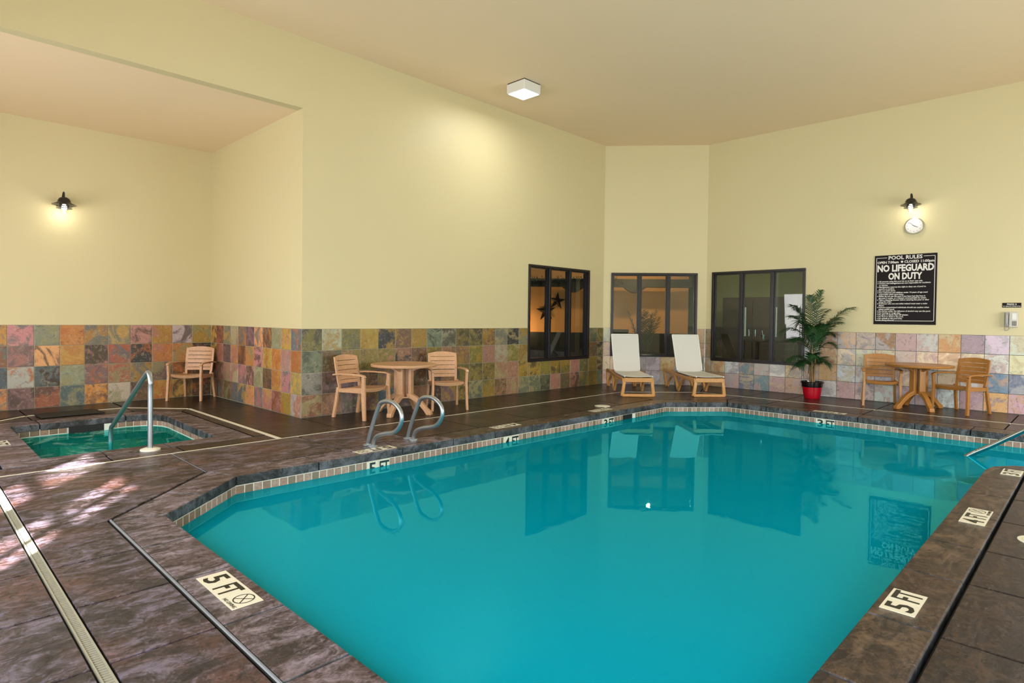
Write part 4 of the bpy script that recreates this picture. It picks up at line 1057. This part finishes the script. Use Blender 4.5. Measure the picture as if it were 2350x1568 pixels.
def star(s_, z, rad, label, rot=0):
    c_ = onch(s_, 4.24, z); e = empty('star_ornament', c_); tag(e, label, 'ornament', 'metal stars on the orange wall')
    ring = []
    for j in range(10):
        a_ = PI/2+rot+2*PI*j/10; r_ = rad if j % 2 == 0 else rad*.36; ring.append(chd*math.cos(a_)*r_+Vector((0, 0, math.sin(a_)*r_)))
    vs = ring+[-nl*.07, nl*.03]; MB().add(vs, [(j, (j+1) % 10, 10) for j in range(10)]+[((j+1) % 10, j, 11) for j in range(10)]).build('star', M['rust'], e)
star(-1.30, 1.62, .30, 'metal star seen in the dark window, the lower one', .06)
star(-.98, 1.92, .27, 'metal star seen in the dark window, the upper one', -.1)
def lobby_palm(pos, hgt, n, seed, label, spread=.45, nm='lobby_palm'):
    e = empty(nm, pos); tag(e, label, 'potted plant'); rr = random.Random(seed)
    MB().lathe([(0, 0), (.13, 0), (.17, .28), (.18, .30), (.16, .30), (0, .28)], n=20).build('pot', M['timber'], e, smooth=True)
    for k in range(n):
        a_ = 2*PI*k/n+rr.uniform(-.3, .3); r_ = spread*rr.uniform(.3, 1)
        frond(e, (rr.uniform(-.03, .03), rr.uniform(-.03, .03), .28), (r_*math.cos(a_), r_*math.sin(a_), hgt*rr.uniform(.7, 1)), .18, M['leaf_dim'], npair=16, ll=.26, rnd=rr, start=.35)
lobby_palm(onch(1.10, 1.3, 0), 1.80, 14, 4, 'dark green palm behind the middle pane of the corner window', .52)
lobby_palm((9.4, 10.6, 0), 1.15, 13, 8, 'spiky plant behind the dark left window', .55)
lobby_palm((9.0, 9.8, 0), 1.5, 10, 9, 'bushy plant at the left edge of the dark window', .5)
# chair back behind the corner window
e = empty('lobby_chair', onch(.42, .75, 0), math.atan2(chd.y, chd.x)); tag(e, 'dark chair seen behind the left pane of the corner window', 'chair')
MB().box(-.22, -.02, .75, .22, .03, 1.18).build('backrest', M['timber'], e, bevel=.01); MB().box(-.22, -.02, .42, .22, .44, .47).build('seat', M['timber'], e, bevel=.01)
for sx_ in (-.2, .2):
    for sy_ in (0, .41): MB().box(sx_-.02, sy_-.02, 0, sx_+.02, sy_+.02, .42 if sy_ else .76).build('leg', M['timber'], e)
# grey double doors in the corridor
for k, (y0, lab) in enumerate(((8.0, 'grey corridor door with a slit window, left leaf'), (7.05, 'grey corridor door with a slit window, right leaf'))):
    e = struct(empty('door_%d' % (k+1), (18.16, y0, 0)))
    MB().box(-.03, -.46, .01, .0, .46, 2.12).build('door_leaf', M['door'], e)
    yy = -.22 if k == 0 else -.18
    MB().box(-.036, yy-.055, .95, -.029, yy+.055, 1.82).build('vision_panel', M['slit'], e)
    MB().tube([(-.05, .38 if k else -.38, .95), (-.05, .38 if k else -.38, 1.15)], .012, 8).build('handle', M['steel'], e)
# dark table with a cup behind the mesh pane
e = empty('lobby_table', (14.3, 5.35, 0)); tag(e, 'dark table behind the wired glass pane', 'table')
MB().box(-.45, -.7, .93, .45, .7, .97).build('tabletop', M['timber'], e, bevel=.008)
for sx_ in (-.4, .4):
    for sy_ in (-.63, .63): MB().box(sx_-.03, sy_-.03, 0, sx_+.03, sy_+.03, .93).build('leg', M['timber'], e)
e = empty('tin_cup', (14.15, 5.62, .97)); tag(e, 'small metal cup standing on the table behind the glass', 'cup')
MB().lathe([(0, 0), (.045, 0), (.055, .12), (.05, .12), (.04, .01), (0, .01)], n=20).build('bowl', M['steel'], e, smooth=True)
MB().tube([(.0, .0, .01), (.0, .03, .22)], .005, 6).build('straw', M['white'], e)
light('lobby_lamp', 'POINT', onch(-1.9, 3.7, 1.15), 26, (1, .66, .36), shadow_soft_size=.1)
light('lobby_lamp', 'POINT', (13.26, 8.03, 2.94), 110, (1, .74, .46), shadow_soft_size=.05)
light('corridor_lamp', 'POINT', (13.1, 3.2, 2.7), 120, (1, .97, .86), shadow_soft_size=.12)

finish_texts()
